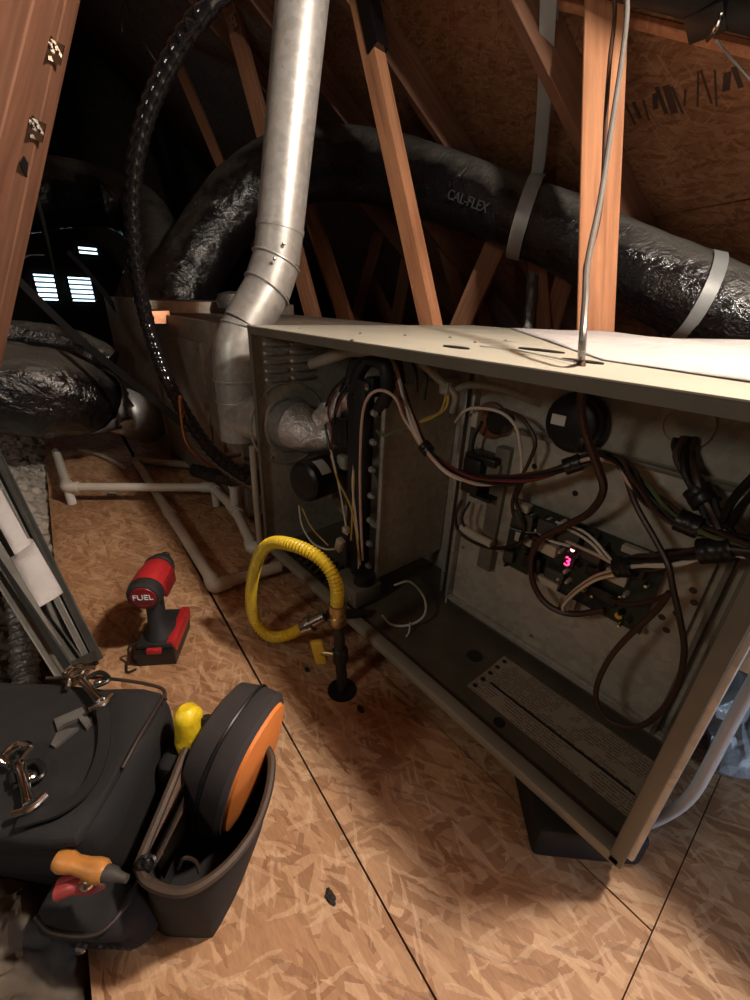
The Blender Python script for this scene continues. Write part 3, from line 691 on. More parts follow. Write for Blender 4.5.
# burner rack: black bar, bright manifold, nozzles
bx = MB().bb(-.588, -.556, .452, .476, .105, .505, .004).build('burner_bar', 'black_foam', fu)
MB().bb(-.612, -.586, .458, .50, .10, .475, .004).build('burner_rail', 'black_plastic', fu)
MB().bb(-.560, -.540, .455, .482, .48, .512, .003).build('bar_cap', 'black_plastic', bx)
for i in range(7):
    z = .140+.052*i
    n_ = MB().lathe((-.552, .468, z), (1, -.2, 0), [(0, .006), (.006, .006), (.007, .004), (.011, .004)], 12).build('burner_nozzle', 'galvanized', fu)
for z in (.497, .125): screw(fu, (-.550, .452, z), (0, -1, 0), .006)
dv = MB().bb(-.534, -.531, .478, .668, .115, .498).build('divider_sheet', 'furnace_steel', fu, False)
MB().bb(-.537, -.528, .474, .480, .115, .498, .001).build('folded_edge', 'galvanized', dv)
# top bundle of dark hoses above the burner bar
for pts, rr_ in (([(-0.655, 0.500, 0.492), (-0.643, 0.500, 0.518), (-0.604, 0.505, 0.544), (-0.557, 0.510, 0.539), (-0.543, 0.515, 0.496)], .014), ([(-0.585, 0.480, 0.537), (-0.529, 0.470, 0.532), (-0.528, 0.475, 0.485), (-0.551, 0.478, 0.455)], .012), ([(-0.588, 0.500, 0.546), (-0.618, 0.490, 0.509), (-0.638, 0.490, 0.455), (-0.640, 0.500, 0.405)], .011)):
    MB().tube(pts, rr_, 14).build('hose', 'black_foam', fu)
# gas valve block under the burners
gv = MB().box((-.565, .452, .088), (.085, .065, .042), Matrix.Rotation(-.05, 3, 'Z'), .004).build('gas_valve', 'furnace_edge', fu)
MB().lathe((-.585, .418, .088), (0, -1, 0), [(0, .008), (.004, .008), (.005, .005)], 14).build('valve_port', 'steel', gv)
MB().lathe((-.540, .418, .085), (0, -1, 0), [(0, .006), (.004, .006), (.005, .003)], 14).build('valve_port', 'steel', gv)
MB().lathe((-.545, .455, .109), (0, 0, 1), [(0, .022), (.02, .022), (.024, .015)], 20).build('valve_knob', 'black_plastic', gv)
# blower partition with its frame
pp = MB().bb(-.43, -.010, .600, .603, Z0+.022, Z1).build('partition_panel', 'furnace_steel', fu, False)
MB().bb(-.433, -.010, .583, .603, Z0+.02, Z0+.023).build('sill_flange', 'furnace_steel', pp, False)
for z in (Z0+.012, Z0+.020): MB().bb(-.433, -.012, .588, .592, z, z+.0045, .001).build('bead_strip', 'galvanized', pp)
MB().bb(-.433, -.010, .594, .600, Z0, Z0+.022).build('kick_strip', 'floor_pan', pp, False)
MB().bb(-.436, -.431, .585, .674, Z0, Z1).build('jamb', 'furnace_steel', pp, False)
MB().bb(-.437, -.430, .583, .588, Z0+.02, Z1, .001).build('jamb_edge', 'galvanized', pp)
MB().bb(-.470, -.466, .61, .674, Z0, Z1).build('jamb', 'furnace_steel', pp, False)
MB().bb(-.472, -.464, .608, .613, Z0, Z1, .001).build('jamb_edge', 'galvanized', pp)
for x in (-.030, -.046): MB().bb(x, x+.006, .580, .600, Z0+.02, Z1-.03, .001).build('channel_lip', 'furnace_edge', pp)
for x, z in ((-.42, .2), (-.42, .40), (-.455, .12), (-.25, .10)): screw(pp, (x, .599, z), (0, -1, 0))
# control board tray
tr = MB().bb(-.345, -.055, .588, .600, .232, .456, .002).build('board_tray', 'furnace_steel', fu)
MB().bb(-.345, -.055, .578, .590, .450, .456, .001).build('tray_lip', 'furnace_edge', tr)
for x, z in ((-.305, .405), (-.235, .385), (-.085, .26), (-.075, .245), (-.072, .275), (-.06, .30), (-.066, .315)):
    MB().lathe((x, .5885, z), (0, -1, 0), [(0, .0045), (.0006, .0045)], 12).build('knockout', 'black_plastic', tr, False)
cb = MB().bb(-.318, -.098, .574, .577, .228, .350).build('control_board', 'pcb', fu, False)
rnd = random.Random(12)
def chip(nm, x, z, sx, sz, h, mat): MB().bb(x-sx/2, x+sx/2, .574-h, .574, z-sz/2, z+sz/2, min(.0015, h*.2)).build(nm, mat, cb)
for x, z, sx, sz, h, m in ((-.290, .325, .034, .026, .018, 'relay_grey'), (-.285, .295, .03, .02, .012, 'beige_connector'), (-.25, .33, .028, .024, .02, 'relay_grey'), (-.215, .33, .03, .026, .02, 'relay_grey'), (-.18, .326, .026, .03, .02, 'relay_grey'), (-.262, .262, .03, .022, .016, 'black_plastic'), (-.225, .258, .03, .018, .012, 'relay_grey'), (-.145, .30, .028, .018, .012, 'beige_connector'), (-.125, .325, .022, .022, .016, 'relay_grey'), (-.155, .262, .04, .02, .01, 'black_plastic'), (-.305, .25, .018, .02, .012, 'relay_grey'), (-.175, .29, .02, .014, .008, 'black_plastic'), (-.245, .296, .03, .018, .014, 'beige_connector'), (-.135, .345, .03, .01, .012, 'beige_connector'), (-.30, .345, .03, .012, .016, 'beige_connector'), (-.24, .24, .05, .012, .012, 'beige_connector')):
    chip('relay' if h > .015 else 'connector', x, z, sx, sz, h, m)
for i in range(34):
    x, z = rnd.uniform(-.312, -.104), rnd.uniform(.233, .346)
    MB().lathe((x, .574, z), (0, -1, 0), [(0, .0035), (rnd.uniform(.006, .014), .0035), (.0145, .002)], 10).build('capacitor', rnd.choice(['black_plastic', 'relay_grey', 'steel', 'beige_connector', 'wire_brown']), cb)
MB().lathe((-.128, .574, .243), (0, -1, 0), [(0, .005), (.006, .005)], 12).build('board_lamp', 'valve_yellow', cb)
ds = MB().bb(-.219, -.201, .562, .574, .281, .306, .001).build('status_display', 'black_plastic', cb)
text('3', 'display_digit', 'led_red', ds, (-.210, .5608, .2915), (1, 0, 0), (0, 0, 1), .021, .0006)
MB().lathe((-.207, .560, .314), (0, -1, 0), [(0, .0030), (.001, .0030)], 12).build('status_lamp', 'led_core', cb)
MB().bb(-.215, -.190, .5855, .588, .190, .225).build('tag_sticker', 'rating_label', fu, False)
# round pressure switch, cap, transformer on the partition
ps = MB().lathe((-.258, .597, .484), (0, -1, 0), [(0, .040), (.004, .042), (.014, .042), (.018, .040), (.020, .036), (.026, .034), (.028, .03)], 40).build('pressure_switch_disc', 'black_plastic', fu)
MB().bb(-.284, -.264, .567, .5695, .480, .494).build('switch_label', 'white_print', ps, False)
MB().box((-0.233, 0.570, 0.464), (.012, .03, .02), None, .002).build('switch_port', 'black_plastic', ps)
lm = MB().lathe((-0.400, 0.598, 0.455), (0, -1, 0), [(0, .03), (.006, .03), (.008, .026)], 30).build('limit_switch', 'copper_brown_disc', fu)
MB().lathe(V((-0.400, 0.598, 0.455))+V((.022, 0, .004)), (0, -1, 0), [(0, .02), (.02, .02), (.023, .016)], 24).build('limit_body', 'black_plastic', lm)
MB().box(V((-0.419, 0.585, 0.456)), (.012, .02, .03), None, .002).build('limit_terminal', 'beige_connector', lm)
tf = MB().box((-0.395, 0.575, 0.366), (.035, .045, .062), None, .003).build('transformer', 'black_plastic', fu)
MB().box(V((-0.380, 0.585, 0.376)), (.052, .028, .034), None, .003).build('coil_core', 'furnace_edge', tf)
MB().box(V((-0.388, 0.580, 0.396)), (.06, .038, .014), None, .003).build('coil_yoke', 'black_plastic', tf)
MB().box(V((-0.373, 0.575, 0.334)), (.04, .04, .006), None, .001).build('foot', 'black_plastic', tf)
MB().bb(-.372, -.345, .580, .600, .19, .42, .001).build('side_bracket', 'furnace_edge', fu)
MB().lathe((-0.136, 0.599, 0.507), (0, -1, 0), [(0, .030), (.004, .030), (.004, .022), (.001, .022)], 30).build('wire_grommet', 'furnace_steel', fu)
# rating plate stuck on the bottom panel
rl_ = MB().bb(-.270, -.016, .452, .556, Z0+T, Z0+T+.0008).build('rating_plate', 'rating_label', bp, False)
MB().bb(-.250, -.025, .485, .489, Z0+T+.0008, Z0+T+.0013).build('printed_bar', 'wire_black', rl_, False)
for i in range(5): MB().lathe((-.262, .463+.0205*i, Z0+T+.0008), (0, 0, 1), [(0, .0045), (.0005, .0045)], 6).build('warning_mark', 'wire_black', rl_, False)
for x, y, rr_ in ((-.303, .515, .014), (-.197, .437, .009)): MB().lathe((x, y, Z0+T), (0, 0, 1), [(0, rr_), (.0006, rr_), (.0007, rr_*.9)], 24).build('drain_hole', 'wire_black', bp, False)
# details on the top panel
for p, a_, b__ in (((-0.386, 0.468, 0.573), .022, .010), ((-0.317, 0.562, 0.573), .034, .013), ((-0.226, 0.492, 0.573), .024, .010)):
    b = MB(); b.lathe((0, 0, 0), (0, 0, 1), [(0, 1.), (.0018, 1.), (.0022, .8)], 24); pz = V(p)
    b.warp(lambda q_: V((pz.x+q_.x*a_, pz.y+q_.y*b__*.8, pz.z+q_.z))); b.build('knockout', 'black_plastic', tp)
for u_ in ((-0.744, 0.444, 0.573), (-0.619, 0.489, 0.573), (-0.566, 0.546, 0.573), (-0.514, 0.604, 0.573), (-0.431, 0.567, 0.573), (-0.262, 0.683, 0.573), (-0.442, 0.663, 0.573), (-0.508, 0.387, 0.573)): screw(tp, u_, (0, 0, 1), .003)
for pts in () and ([(-0.442, 0.516, 0.576), (-0.460, 0.527, 0.580), (-0.443, 0.525, 0.580), (-0.438, 0.534, 0.576)], [(-0.430, 0.567, 0.576), (-0.450, 0.581, 0.580), (-0.447, 0.594, 0.580), (-0.428, 0.576, 0.576)]): MB().tube(pts, .0011, 6).build('wire_end', 'steel', tp)
MB().tube([(-0.379, 0.510, 0.575), (-0.325, 0.513, 0.575), (-0.267, 0.486, 0.575), (-0.216, 0.455, 0.576)], .001, 6).build('thin_wire', 'strap_grey', tp)

# ---- wiring: every wire a tube of its own
def wire(mat, r, pts, nm='wire'): return MB().tube(pts, r, 8, smooth=7).build(nm, mat, fu)
def harness(path, mats, r, spread, tw=1.5, seed=1, nm='wire'):
    P = catmull(path, 8); n = len(P); rnd = random.Random(seed); k = len(mats)
    for j, m in enumerate(mats):
        ph = 2*PI*j/k; pts = []
        for i, p in enumerate(P):
            Tn = (P[min(i+1, n-1)]-P[max(i-1, 0)]).normalized(); u = V((0, 1, 0)); u = (u-Tn*u.dot(Tn)).normalized(); v = Tn.cross(u)
            a = ph+tw*i/8*.7; s = spread*(.75+.35*math.sin(i*.35+j*1.7)); pts.append(p+(u*math.cos(a)+v*math.sin(a))*s)
        MB().tube(pts, r, 7, raw=True).build(nm, m, fu)
def band(path_pts, r, L):
    a, b = V(path_pts[0]), V(path_pts[1]); d = (b-a).normalized(); m = (a+b)/2
    MB().tube([m-d*L/2, m-d*L*.2, m+d*L*.2, m+d*L/2], r, 14, fn=lambda s, a_, t: 1+.08*noise.noise(V((a_, s*200, 0)))).build('tape_band', 'black_plastic', fu)
# main harness: from the burners across to the right
harness([(-0.567, 0.500, 0.548), (-0.525, 0.490, 0.517), (-0.485, 0.485, 0.468), (-0.438, 0.480, 0.422), (-0.389, 0.480, 0.399), (-0.337, 0.485, 0.397), (-0.290, 0.500, 0.408), (-0.253, 0.520, 0.425), (-0.223, 0.535, 0.445)], ['wire_pink', 'wire_white', 'wire_red', 'wire_brown', 'wire_black', 'wire_red', 'wire_black'], .0026, .0062, 1.2, 1)
band(((-0.441, 0.480, 0.423), (-0.424, 0.480, 0.413)), .0105, .016)
band(((-0.232, 0.530, 0.439), (-0.218, 0.535, 0.449)), .011, .02)
harness([(-0.223, 0.535, 0.445), (-0.198, 0.540, 0.462), (-0.174, 0.540, 0.461), (-0.153, 0.540, 0.445), (-0.126, 0.540, 0.427), (-0.090, 0.535, 0.416), (-0.062, 0.530, 0.418), (-0.025, 0.520, 0.424)], ['wire_black', 'wire_brown', 'wire_black', 'wire_pink', 'wire_black', 'wire_brown', 'wire_green'], .0027, .0075, 1.0, 2)
band(((-0.094, 0.535, 0.417), (-0.080, 0.535, 0.416)), .0125, .022)
harness([(-0.129, 0.585, 0.495), (-0.121, 0.575, 0.479), (-0.104, 0.560, 0.460), (-0.082, 0.550, 0.441), (-0.059, 0.540, 0.426), (-0.031, 0.530, 0.413), (-0.010, 0.520, 0.416)], ['wire_black', 'wire_brown', 'wire_black', 'wire_brown', 'wire_black', 'wire_brown'], .0042, .0085, .9, 3)
band(((-0.094, 0.556, 0.449), (-0.082, 0.550, 0.440)), .0145, .02)
wire('wire_black', .004, [(-0.039, 0.500, 0.517), (-0.051, 0.510, 0.487), (-0.060, 0.530, 0.452), (-0.060, 0.540, 0.413), (-0.057, 0.550, 0.379)])
wire('wire_black', .0035, [(-0.031, 0.500, 0.505), (-0.044, 0.510, 0.477), (-0.053, 0.530, 0.443), (-0.051, 0.540, 0.412)])
# second, lower harness into the board
harness([(-0.016, 0.520, 0.422), (-0.052, 0.525, 0.404), (-0.083, 0.530, 0.379), (-0.113, 0.535, 0.352), (-0.136, 0.540, 0.331)], ['wire_black', 'wire_white', 'wire_black', 'wire_brown', 'wire_black', 'wire_black'], .0032, .0085, .8, 4)
band(((-0.140, 0.540, 0.329), (-0.125, 0.538, 0.339)), .0135, .022); band(((-0.063, 0.525, 0.397), (-0.046, 0.525, 0.408)), .0135, .03)
wire('wire_pink', .0024, [(-0.141, 0.540, 0.330), (-0.166, 0.545, 0.330), (-0.198, 0.550, 0.328), (-0.229, 0.560, 0.323)])
wire('wire_white', .002, [(-0.150, 0.545, 0.331), (-0.183, 0.550, 0.348), (-0.210, 0.555, 0.351), (-0.242, 0.565, 0.342)])
wire('wire_white', .002, [(-0.157, 0.545, 0.329), (-0.184, 0.550, 0.341), (-0.216, 0.555, 0.344), (-0.250, 0.565, 0.336)])
wire('wire_white', .0022, [(-0.208, 0.550, 0.323), (-0.240, 0.555, 0.316), (-0.268, 0.560, 0.319)])
for k, m in enumerate(('wire_pink', 'wire_brown', 'wire_yellow', 'wire_white')):
    o_ = k*.0025
    wire(m, .0022, [V(p)+V((0, 0, -o_)) for p in ((-0.143, 0.545, 0.321), (-0.164, 0.545, 0.299), (-0.184, 0.545, 0.264), (-0.195, 0.550, 0.230), (-0.184, 0.560, 0.217), (-0.163, 0.568, 0.227))])
# the dark cable that drops through the top and loops round the board
wire('wire_brown', .0048, [(-0.213, 0.462, 0.575), (-0.197, 0.440, 0.557), (-0.202, 0.470, 0.521), (-0.197, 0.490, 0.491), (-0.182, 0.500, 0.460), (-0.173, 0.510, 0.432), (-0.188, 0.530, 0.391), (-0.218, 0.540, 0.354), (-0.250, 0.545, 0.315), (-0.259, 0.550, 0.273), (-0.245, 0.550, 0.234), (-0.217, 0.550, 0.214), (-0.182, 0.555, 0.217), (-0.144, 0.560, 0.247)], 'cable')
wire('wire_brown', .0036, [(-0.172, 0.545, 0.456), (-0.143, 0.540, 0.416), (-0.110, 0.530, 0.387), (-0.088, 0.520, 0.368), (-0.074, 0.515, 0.344), (-0.057, 0.510, 0.315), (-0.043, 0.510, 0.282), (-0.035, 0.510, 0.235), (-0.039, 0.510, 0.185), (-0.053, 0.510, 0.144), (-0.080, 0.510, 0.125), (-0.102, 0.510, 0.136), (-0.111, 0.510, 0.166), (-0.109, 0.515, 0.214), (-0.097, 0.520, 0.263), (-0.084, 0.525, 0.301), (-0.077, 0.520, 0.337)], 'cable')
wire('wire_brown', .0032, [(-0.075, 0.520, 0.338), (-0.091, 0.540, 0.308), (-0.116, 0.550, 0.280), (-0.142, 0.560, 0.266)], 'cable')
# left part: loops near the transformer and limit switch
wire('wire_white', .0024, [(-0.454, 0.570, 0.443), (-0.432, 0.560, 0.466), (-0.404, 0.555, 0.479), (-0.356, 0.550, 0.483), (-0.325, 0.545, 0.471), (-0.311, 0.545, 0.445), (-0.303, 0.550, 0.400), (-0.313, 0.555, 0.354), (-0.304, 0.560, 0.321), (-0.278, 0.565, 0.309)])
wire('wire_brown', .0028, [(-0.355, 0.560, 0.485), (-0.322, 0.555, 0.481), (-0.292, 0.550, 0.456), (-0.294, 0.550, 0.426), (-0.303, 0.550, 0.392), (-0.311, 0.555, 0.346), (-0.293, 0.560, 0.311), (-0.259, 0.565, 0.304)])
wire('wire_black', .0026, [(-0.399, 0.570, 0.456), (-0.410, 0.570, 0.423), (-0.408, 0.570, 0.388)])
wire('wire_black', .003, [(-0.410, 0.560, 0.315), (-0.411, 0.550, 0.288), (-0.402, 0.550, 0.262), (-0.374, 0.550, 0.254), (-0.332, 0.550, 0.259), (-0.294, 0.550, 0.281), (-0.271, 0.555, 0.308)])
wire('wire_black', .0024, [(-0.393, 0.560, 0.318), (-0.397, 0.550, 0.288), (-0.380, 0.550, 0.267), (-0.354, 0.550, 0.264)])
MB().tube([(-0.396, 0.552, 0.270), (-0.363, 0.550, 0.267), (-0.330, 0.550, 0.267)], .007, 10).build('wire_splice', 'beige_connector', fu)
wire('wire_black', .003, [(-0.297, 0.550, 0.394), (-0.303, 0.550, 0.359), (-0.282, 0.550, 0.325), (-0.288, 0.560, 0.291)])
for k in range(3): wire('wire_black', .0025, [(-0.304, 0.550, 0.310), (-0.281, 0.555, 0.311), V((-0.261, 0.565, 0.312))+V((.004*k, 0, .004*k))])
MB().tube([(-0.457, 0.540, 0.492), (-0.417, 0.550, 0.513), (-0.369, 0.560, 0.515), (-0.323, 0.585, 0.501)], .0058, 10).build('vinyl_tube', 'clear_tube', fu)
MB().tube([(-0.481, 0.500, 0.542), (-0.454, 0.520, 0.517), (-0.437, 0.540, 0.495), (-0.443, 0.545, 0.466)], .006, 10).build('vinyl_tube', 'clear_tube', fu)
wire('wire_yellow', .0022, [(-0.441, 0.530, 0.500), (-0.444, 0.530, 0.474), (-0.454, 0.510, 0.458), (-0.465, 0.495, 0.448), (-0.465, 0.488, 0.429), (-0.439, 0.482, 0.417)])
wire('wire_yellow', .0022, [(-0.445, 0.530, 0.495), (-0.455, 0.530, 0.465), (-0.461, 0.500, 0.455), (-0.473, 0.488, 0.437), (-0.444, 0.480, 0.416)])
MB().box((-0.448, 0.530, 0.505), (.018, .014, .02), None, .003).build('plug', 'clear_tube', fu)
# burner side wires
wire('wire_pink', .0026, [(-0.551, 0.455, 0.157), (-0.557, 0.452, 0.246), (-0.561, 0.450, 0.347), (-0.559, 0.450, 0.440), (-0.545, 0.450, 0.480), (-0.521, 0.455, 0.496), (-0.490, 0.460, 0.489), (-0.477, 0.470, 0.458), (-0.450, 0.478, 0.428)])
wire('wire_white', .0022, [(-0.560, 0.455, 0.078), (-0.564, 0.452, 0.198), (-0.581, 0.450, 0.300), (-0.586, 0.455, 0.348)])
wire('wire_yellow', .0022, [(-0.668, 0.460, 0.343), (-0.637, 0.455, 0.301), (-0.589, 0.450, 0.265), (-0.569, 0.450, 0.219), (-0.553, 0.450, 0.146)])
wire('wire_white', .0020, [(-0.668, 0.460, 0.354), (-0.630, 0.455, 0.281), (-0.605, 0.450, 0.226), (-0.591, 0.445, 0.199)])
wire('wire_white', .0022, [(-0.751, 0.430, 0.207), (-0.732, 0.425, 0.166), (-0.692, 0.425, 0.141), (-0.649, 0.430, 0.143), (-0.619, 0.435, 0.156)])
wire('wire_yellow', .0018, [(-0.738, 0.430, 0.205), (-0.699, 0.430, 0.172), (-0.644, 0.435, 0.153)])
wire('wire_yellow', .0020, [(-0.583, 0.455, 0.359), (-0.580, 0.450, 0.280), (-0.584, 0.450, 0.189)])
for pts in ([(-0.664, 0.490, 0.492), (-0.706, 0.485, 0.453), (-0.718, 0.480, 0.401), (-0.693, 0.475, 0.344)], [(-0.654, 0.495, 0.489), (-0.672, 0.480, 0.450), (-0.679, 0.475, 0.400)], [(-0.598, 0.500, 0.545), (-0.648, 0.490, 0.505), (-0.673, 0.485, 0.465)], [(-0.538, 0.510, 0.551), (-0.498, 0.505, 0.535), (-0.482, 0.500, 0.496)], [(-0.526, 0.510, 0.552), (-0.473, 0.505, 0.528), (-0.465, 0.500, 0.486)]): wire('wire_black', .0028, pts)
for pts in ([(-0.685, 0.480, 0.463), (-0.699, 0.475, 0.426), (-0.678, 0.470, 0.390), (-0.679, 0.468, 0.345)], [(-0.659, 0.480, 0.460), (-0.672, 0.475, 0.427)]): wire('wire_red', .0022, pts)
MB().box((-0.604, 0.437, 0.173), (.018, .014, .03), Matrix.Rotation(.3, 3, 'Y'), .003).build('plug', 'beige_connector', fu)
MB().box((-0.588, 0.440, 0.214), (.014, .012, .014), None, .003).build('plug', 'beige_connector', fu)
wire('wire_white', .0022, [(-0.503, 0.500, 0.104), (-0.488, 0.530, 0.108), (-0.446, 0.530, 0.093), (-0.416, 0.500, 0.085), (-0.423, 0.470, 0.073), (-0.451, 0.450, 0.064), (-0.470, 0.440, 0.080)])
wire('wire_white', .0016, [(-0.423, 0.470, 0.079), (-0.412, 0.455, 0.067), (-0.421, 0.440, 0.042)])
wire('wire_green', .0024, [(-0.531, 0.458, 0.428), (-0.517, 0.465, 0.419), (-0.495, 0.475, 0.434), (-0.468, 0.480, 0.443)])
# ------------------------------------------------------------------ things on and around the furnace
def wavy(u, v):
    p0, p1, p2, p3 = V((-.22, .53, .5745)), V((.05, .46, .5745)), V((.05, 1.09, .5745)), V((-.72, 1.09, .5745))
    p = (p0.lerp(p1, u)).lerp(p3.lerp(p2, u), v)
    p.z += max(0, .006*noise.noise(V((u*3, v*4, 2)))+.007*noise.noise(V((u*5+v*4, v*2, 7)))+.010*v*u+.003)*min(1, u*6+.1)*min(1, v*6+.1)
    return p
tag(MB().grid(wavy, 26, 26).build('paper_sheet', 'paper', None, True, solid=.0008), 'crumpled white sheet lying on the right end of the furnace top', 'paper')
# cables coming down the post into the furnace top
for pts, rr_, m, lab in (([(-0.221, 0.481, 0.573), (-0.201, 0.430, 0.595), (-0.222, 0.460, 0.634), (-0.253, 0.510, 0.672), (-0.299, 0.600, 0.746), (-0.345, 0.680, 0.839), (-0.392, 0.760, 0.941), (-0.431, 0.820, 1.022), (-0.495, 0.900, 1.146), (-.50, .94, 1.385)], .0036, 'cable_grey', 'thicker grey cable dropping past the post into the furnace top'),
                         ([(-0.246, 0.500, 0.654), (-0.264, 0.530, 0.674), (-0.296, 0.600, 0.720), (-0.331, 0.660, 0.780), (-0.376, 0.720, 0.864), (-0.420, 0.780, 0.954), (-0.459, 0.840, 1.032), (-0.510, 0.900, 1.141), (-.53, .94, 1.385)], .0030, 'wire_brown', 'thin dark cable twisted beside the grey cable on the post')):
    tag(MB().tube(pts, rr_, 10).build('power_cable', m), lab, 'cable')
# rubber pads under the furnace
tag(MB().box((-.078, .446, .028), (.134, .12, .056), Matrix.Rotation(.80, 3, 'Z'), .008).build('rubber_pad', 'pad_black'), 'thick black rubber pad under the right front corner of the furnace', 'pad')
tag(MB().box((-.76, .56, .028), (.16, .16, .056), None, .008).build('rubber_pad', 'black_foam'), 'black rubber pad under the left end of the furnace', 'pad')
tag(MB().box((-.09, 1.0, .028), (.18, .16, .056), None, .008).build('rubber_pad', 'black_foam'), 'black rubber pad under the back right corner of the furnace', 'pad')
# return duct on the right end
rd = thing('return_duct', 'black wrapped return duct joined to the right end of the furnace', 'duct', (.32, .8, .3))
MB().bb(.004, .62, .505, 1.08, .31, .572, .01).warp(lambda p: p+nz(p, 9, .004)).build('jacket', 'black_film', rd)
MB().bb(.000, .016, .495, 1.09, .30, .585, .003).build('collar', 'galvanized', rd)
# white cable rising beside the right end
tag(MB().tube([(-.03, .50, .008), (-0.008, 0.499, 0.009), (0.011, 0.515, 0.041), (0.021, 0.520, 0.090), (0.021, 0.520, 0.156), (0.019, 0.520, 0.230), (0.019, 0.530, 0.302), (0.019, 0.550, 0.372)], .0066, 14).build('conduit', 'white_cable'), 'white flexible conduit bending up beside the right end of the furnace', 'conduit')
def blob(p0, dims, amp, sc, name, mat, seed, sub=10):
    b = MB(); r = bmesh.ops.create_icosphere(b.bm, subdivisions=4, radius=1.)
    p0 = V(p0)
    def f(p):
        n = noise.noise(p*sc+V((seed, 0, 0)))+.5*noise.noise(p*sc*2.3+V((seed, 3, 0)))
        q = p*(1+amp*n); q = V((q.x*dims[0], q.y*dims[1], q.z*dims[2])); q.z = max(q.z, -dims[2]*.6)
        return p0+q
    return b.warp(f)
tag(blob((0.030, 0.797, 0.045), (.05, .11, .075), .5, 1.6, '', '', 5).build('plastic_bag', 'bag_film'), 'crumpled clear plastic bag catching blue light at the right', 'bag')

# ------------------------------------------------------------------ yellow gas connector
gc = thing('gas_connector', 'corrugated yellow gas hose looping from a shutoff valve through the floor', 'gas hose', (-.436, .321, 0))
hp = [(-0.447, 0.318, 0.181), (-0.443, 0.315, 0.217), (-0.454, 0.310, 0.246), (-0.481, 0.300, 0.264), (-0.525, 0.285, 0.266), (-0.576, 0.275, 0.248), (-0.606, 0.265, 0.213), (-0.630, 0.258, 0.153), (-0.644, 0.255, 0.090), (-0.642, 0.260, 0.040), (-0.613, 0.270, 0.021), (-0.571, 0.285, 0.042), (-0.538, 0.310, 0.074)]
MB().tube(hp, .0102, 16, step=.0011, smooth=14, fn=lambda s, a, t: 1+.11*math.sin(2*PI*s/.0062)).build('hose', 'csst_yellow', gc)
h0, h1 = V(hp[-1]), V((-0.513, 0.345, 0.102)); dh = (h1-h0).normalized()
MB().lathe(h0-dh*.006, dh, [(0, .0135), (.012, .0145), (.013, .017), (.022, .017), (.023, .011), (.05, .011), (.051, .008)], 12).build('flare_fitting', 'steel', gc)
MB().cyl(h1, V((-.50, .42, .075)), .009, seg=14).build('inlet_pipe', 'iron_pipe', gc)
vb = V((-.436, .321, 0)); vt = V((-0.446, 0.319, 0.182))
MB().lathe(vt+V((0, 0, -.045)), (0, 0, 1), [(0, .010), (.006, .0135), (.02, .0135), (.022, .0115), (.03, .0115), (.031, .015), (.045, .0155), (.0452, .012), (.040, .0115)], 18).build('flare_nut', 'brass', gc)
MB().tube([vb-V((0, 0, .05)), vb+V((0, 0, .02)), vb.lerp(vt, .3), vt-V((0, 0, .03))], .0095, 16).build('riser_pipe', 'iron_pipe', gc)
vm = vb.lerp(vt, .42)
MB().lathe(vm-V((0, 0, .018)), (0, 0, 1), [(0, .010), (.004, .0135), (.03, .0135), (.034, .010)], 8).build('valve_body', 'iron_pipe', gc)
hc = vm+V((-.030, -.022, -.004))
MB().cyl(vm, hc, .006, seg=12).build('valve_stem', 'brass', gc)
b = MB(); b.box((0, 0, 0), (.012, .022, .052), None, .005, 3); b.warp(lambda p: p+V((0, .003*math.cos(p.z*90), 0)))
R_ = Matrix.Rotation(-.7, 3, 'Z') @ Matrix.Rotation(.18, 3, 'X'); b.warp(lambda p: hc+R_@p); b.build('valve_handle', 'valve_yellow', gc)
b = MB(); b.lathe(vb+V((.004, -.002, .0005)), (0, 0, 1), [(0, .026), (.0008, .026)], 24); b.build('pipe_hole', 'wire_black', fl)

# ------------------------------------------------------------------ impact driver standing on its battery
dO = V((-.732, .112, 0)); da = V((-.84, .54, 0)).normalized(); dsd = V((.54, .84, 0)).normalized()
DM = Matrix((da, dsd, V((0, 0, 1)))).transposed()
if DM.determinant() < 0: DM = Matrix((da, -dsd, V((0, 0, 1)))).transposed()
dl = thing('impact_driver', 'red and black cordless impact driver standing on its battery', 'power tool', dO)
def LD(b): return b.warp(lambda p: dO + DM@(p*.91))
ez = .165; tilt = .05
axd = V((math.cos(tilt), 0, math.sin(tilt)))
hb = LD(MB().lathe((-.052, 0, ez), axd, [(0, .026), (.004, .031), (.016, .033), (.02, .0325), (.022, .031)], 32)).build('rear_cover', 'rubber_grip', dl)
cap = LD(MB().lathe(V((-.0535, 0, ez)), axd, [(0, .0225), (.0015, .0235), (.003, .0235)], 32)).build('badge', 'tool_red_dark', hb)
back = dO+DM@(V((-.0542, 0, ez))*.91); yup = DM@V((-math.sin(tilt), 0, math.cos(tilt)))
text('FUEL', 'badge_print', 'white_print', hb, back+yup*.001, -dsd if False else DM@V((0, -1, 0)), yup, .0155, .0004)
text('BRUSHLESS', 'badge_print', 'grey_print', hb, back-yup*.009, DM@V((0, -1, 0)), yup, .0055, .0003)
bd = LD(MB().lathe(V((-.032, 0, ez))+axd*0, axd, [(0, .031), (.006, .033), (.045, .0315), (.066, .029), (.072, .026)], 32)).build('motor_housing', 'tool_red', dl)
LD(MB().bb(-.028, .03, .0275, .0345, ez-.020, ez+.012, .003)).build('vent_panel', 'tool_red_dark', bd); LD(MB().bb(-.028, .03, -.0345, -.0275, ez-.020, ez+.012, .003)).build('vent_panel', 'tool_red_dark', bd)
LD(MB().lathe(V((.038, 0, ez+.0035)), axd, [(0, .0285), (.006, .030), (.022, .024), (.034, .016), (.038, .012)], 28)).build('nose_cover', 'rubber_grip', dl)
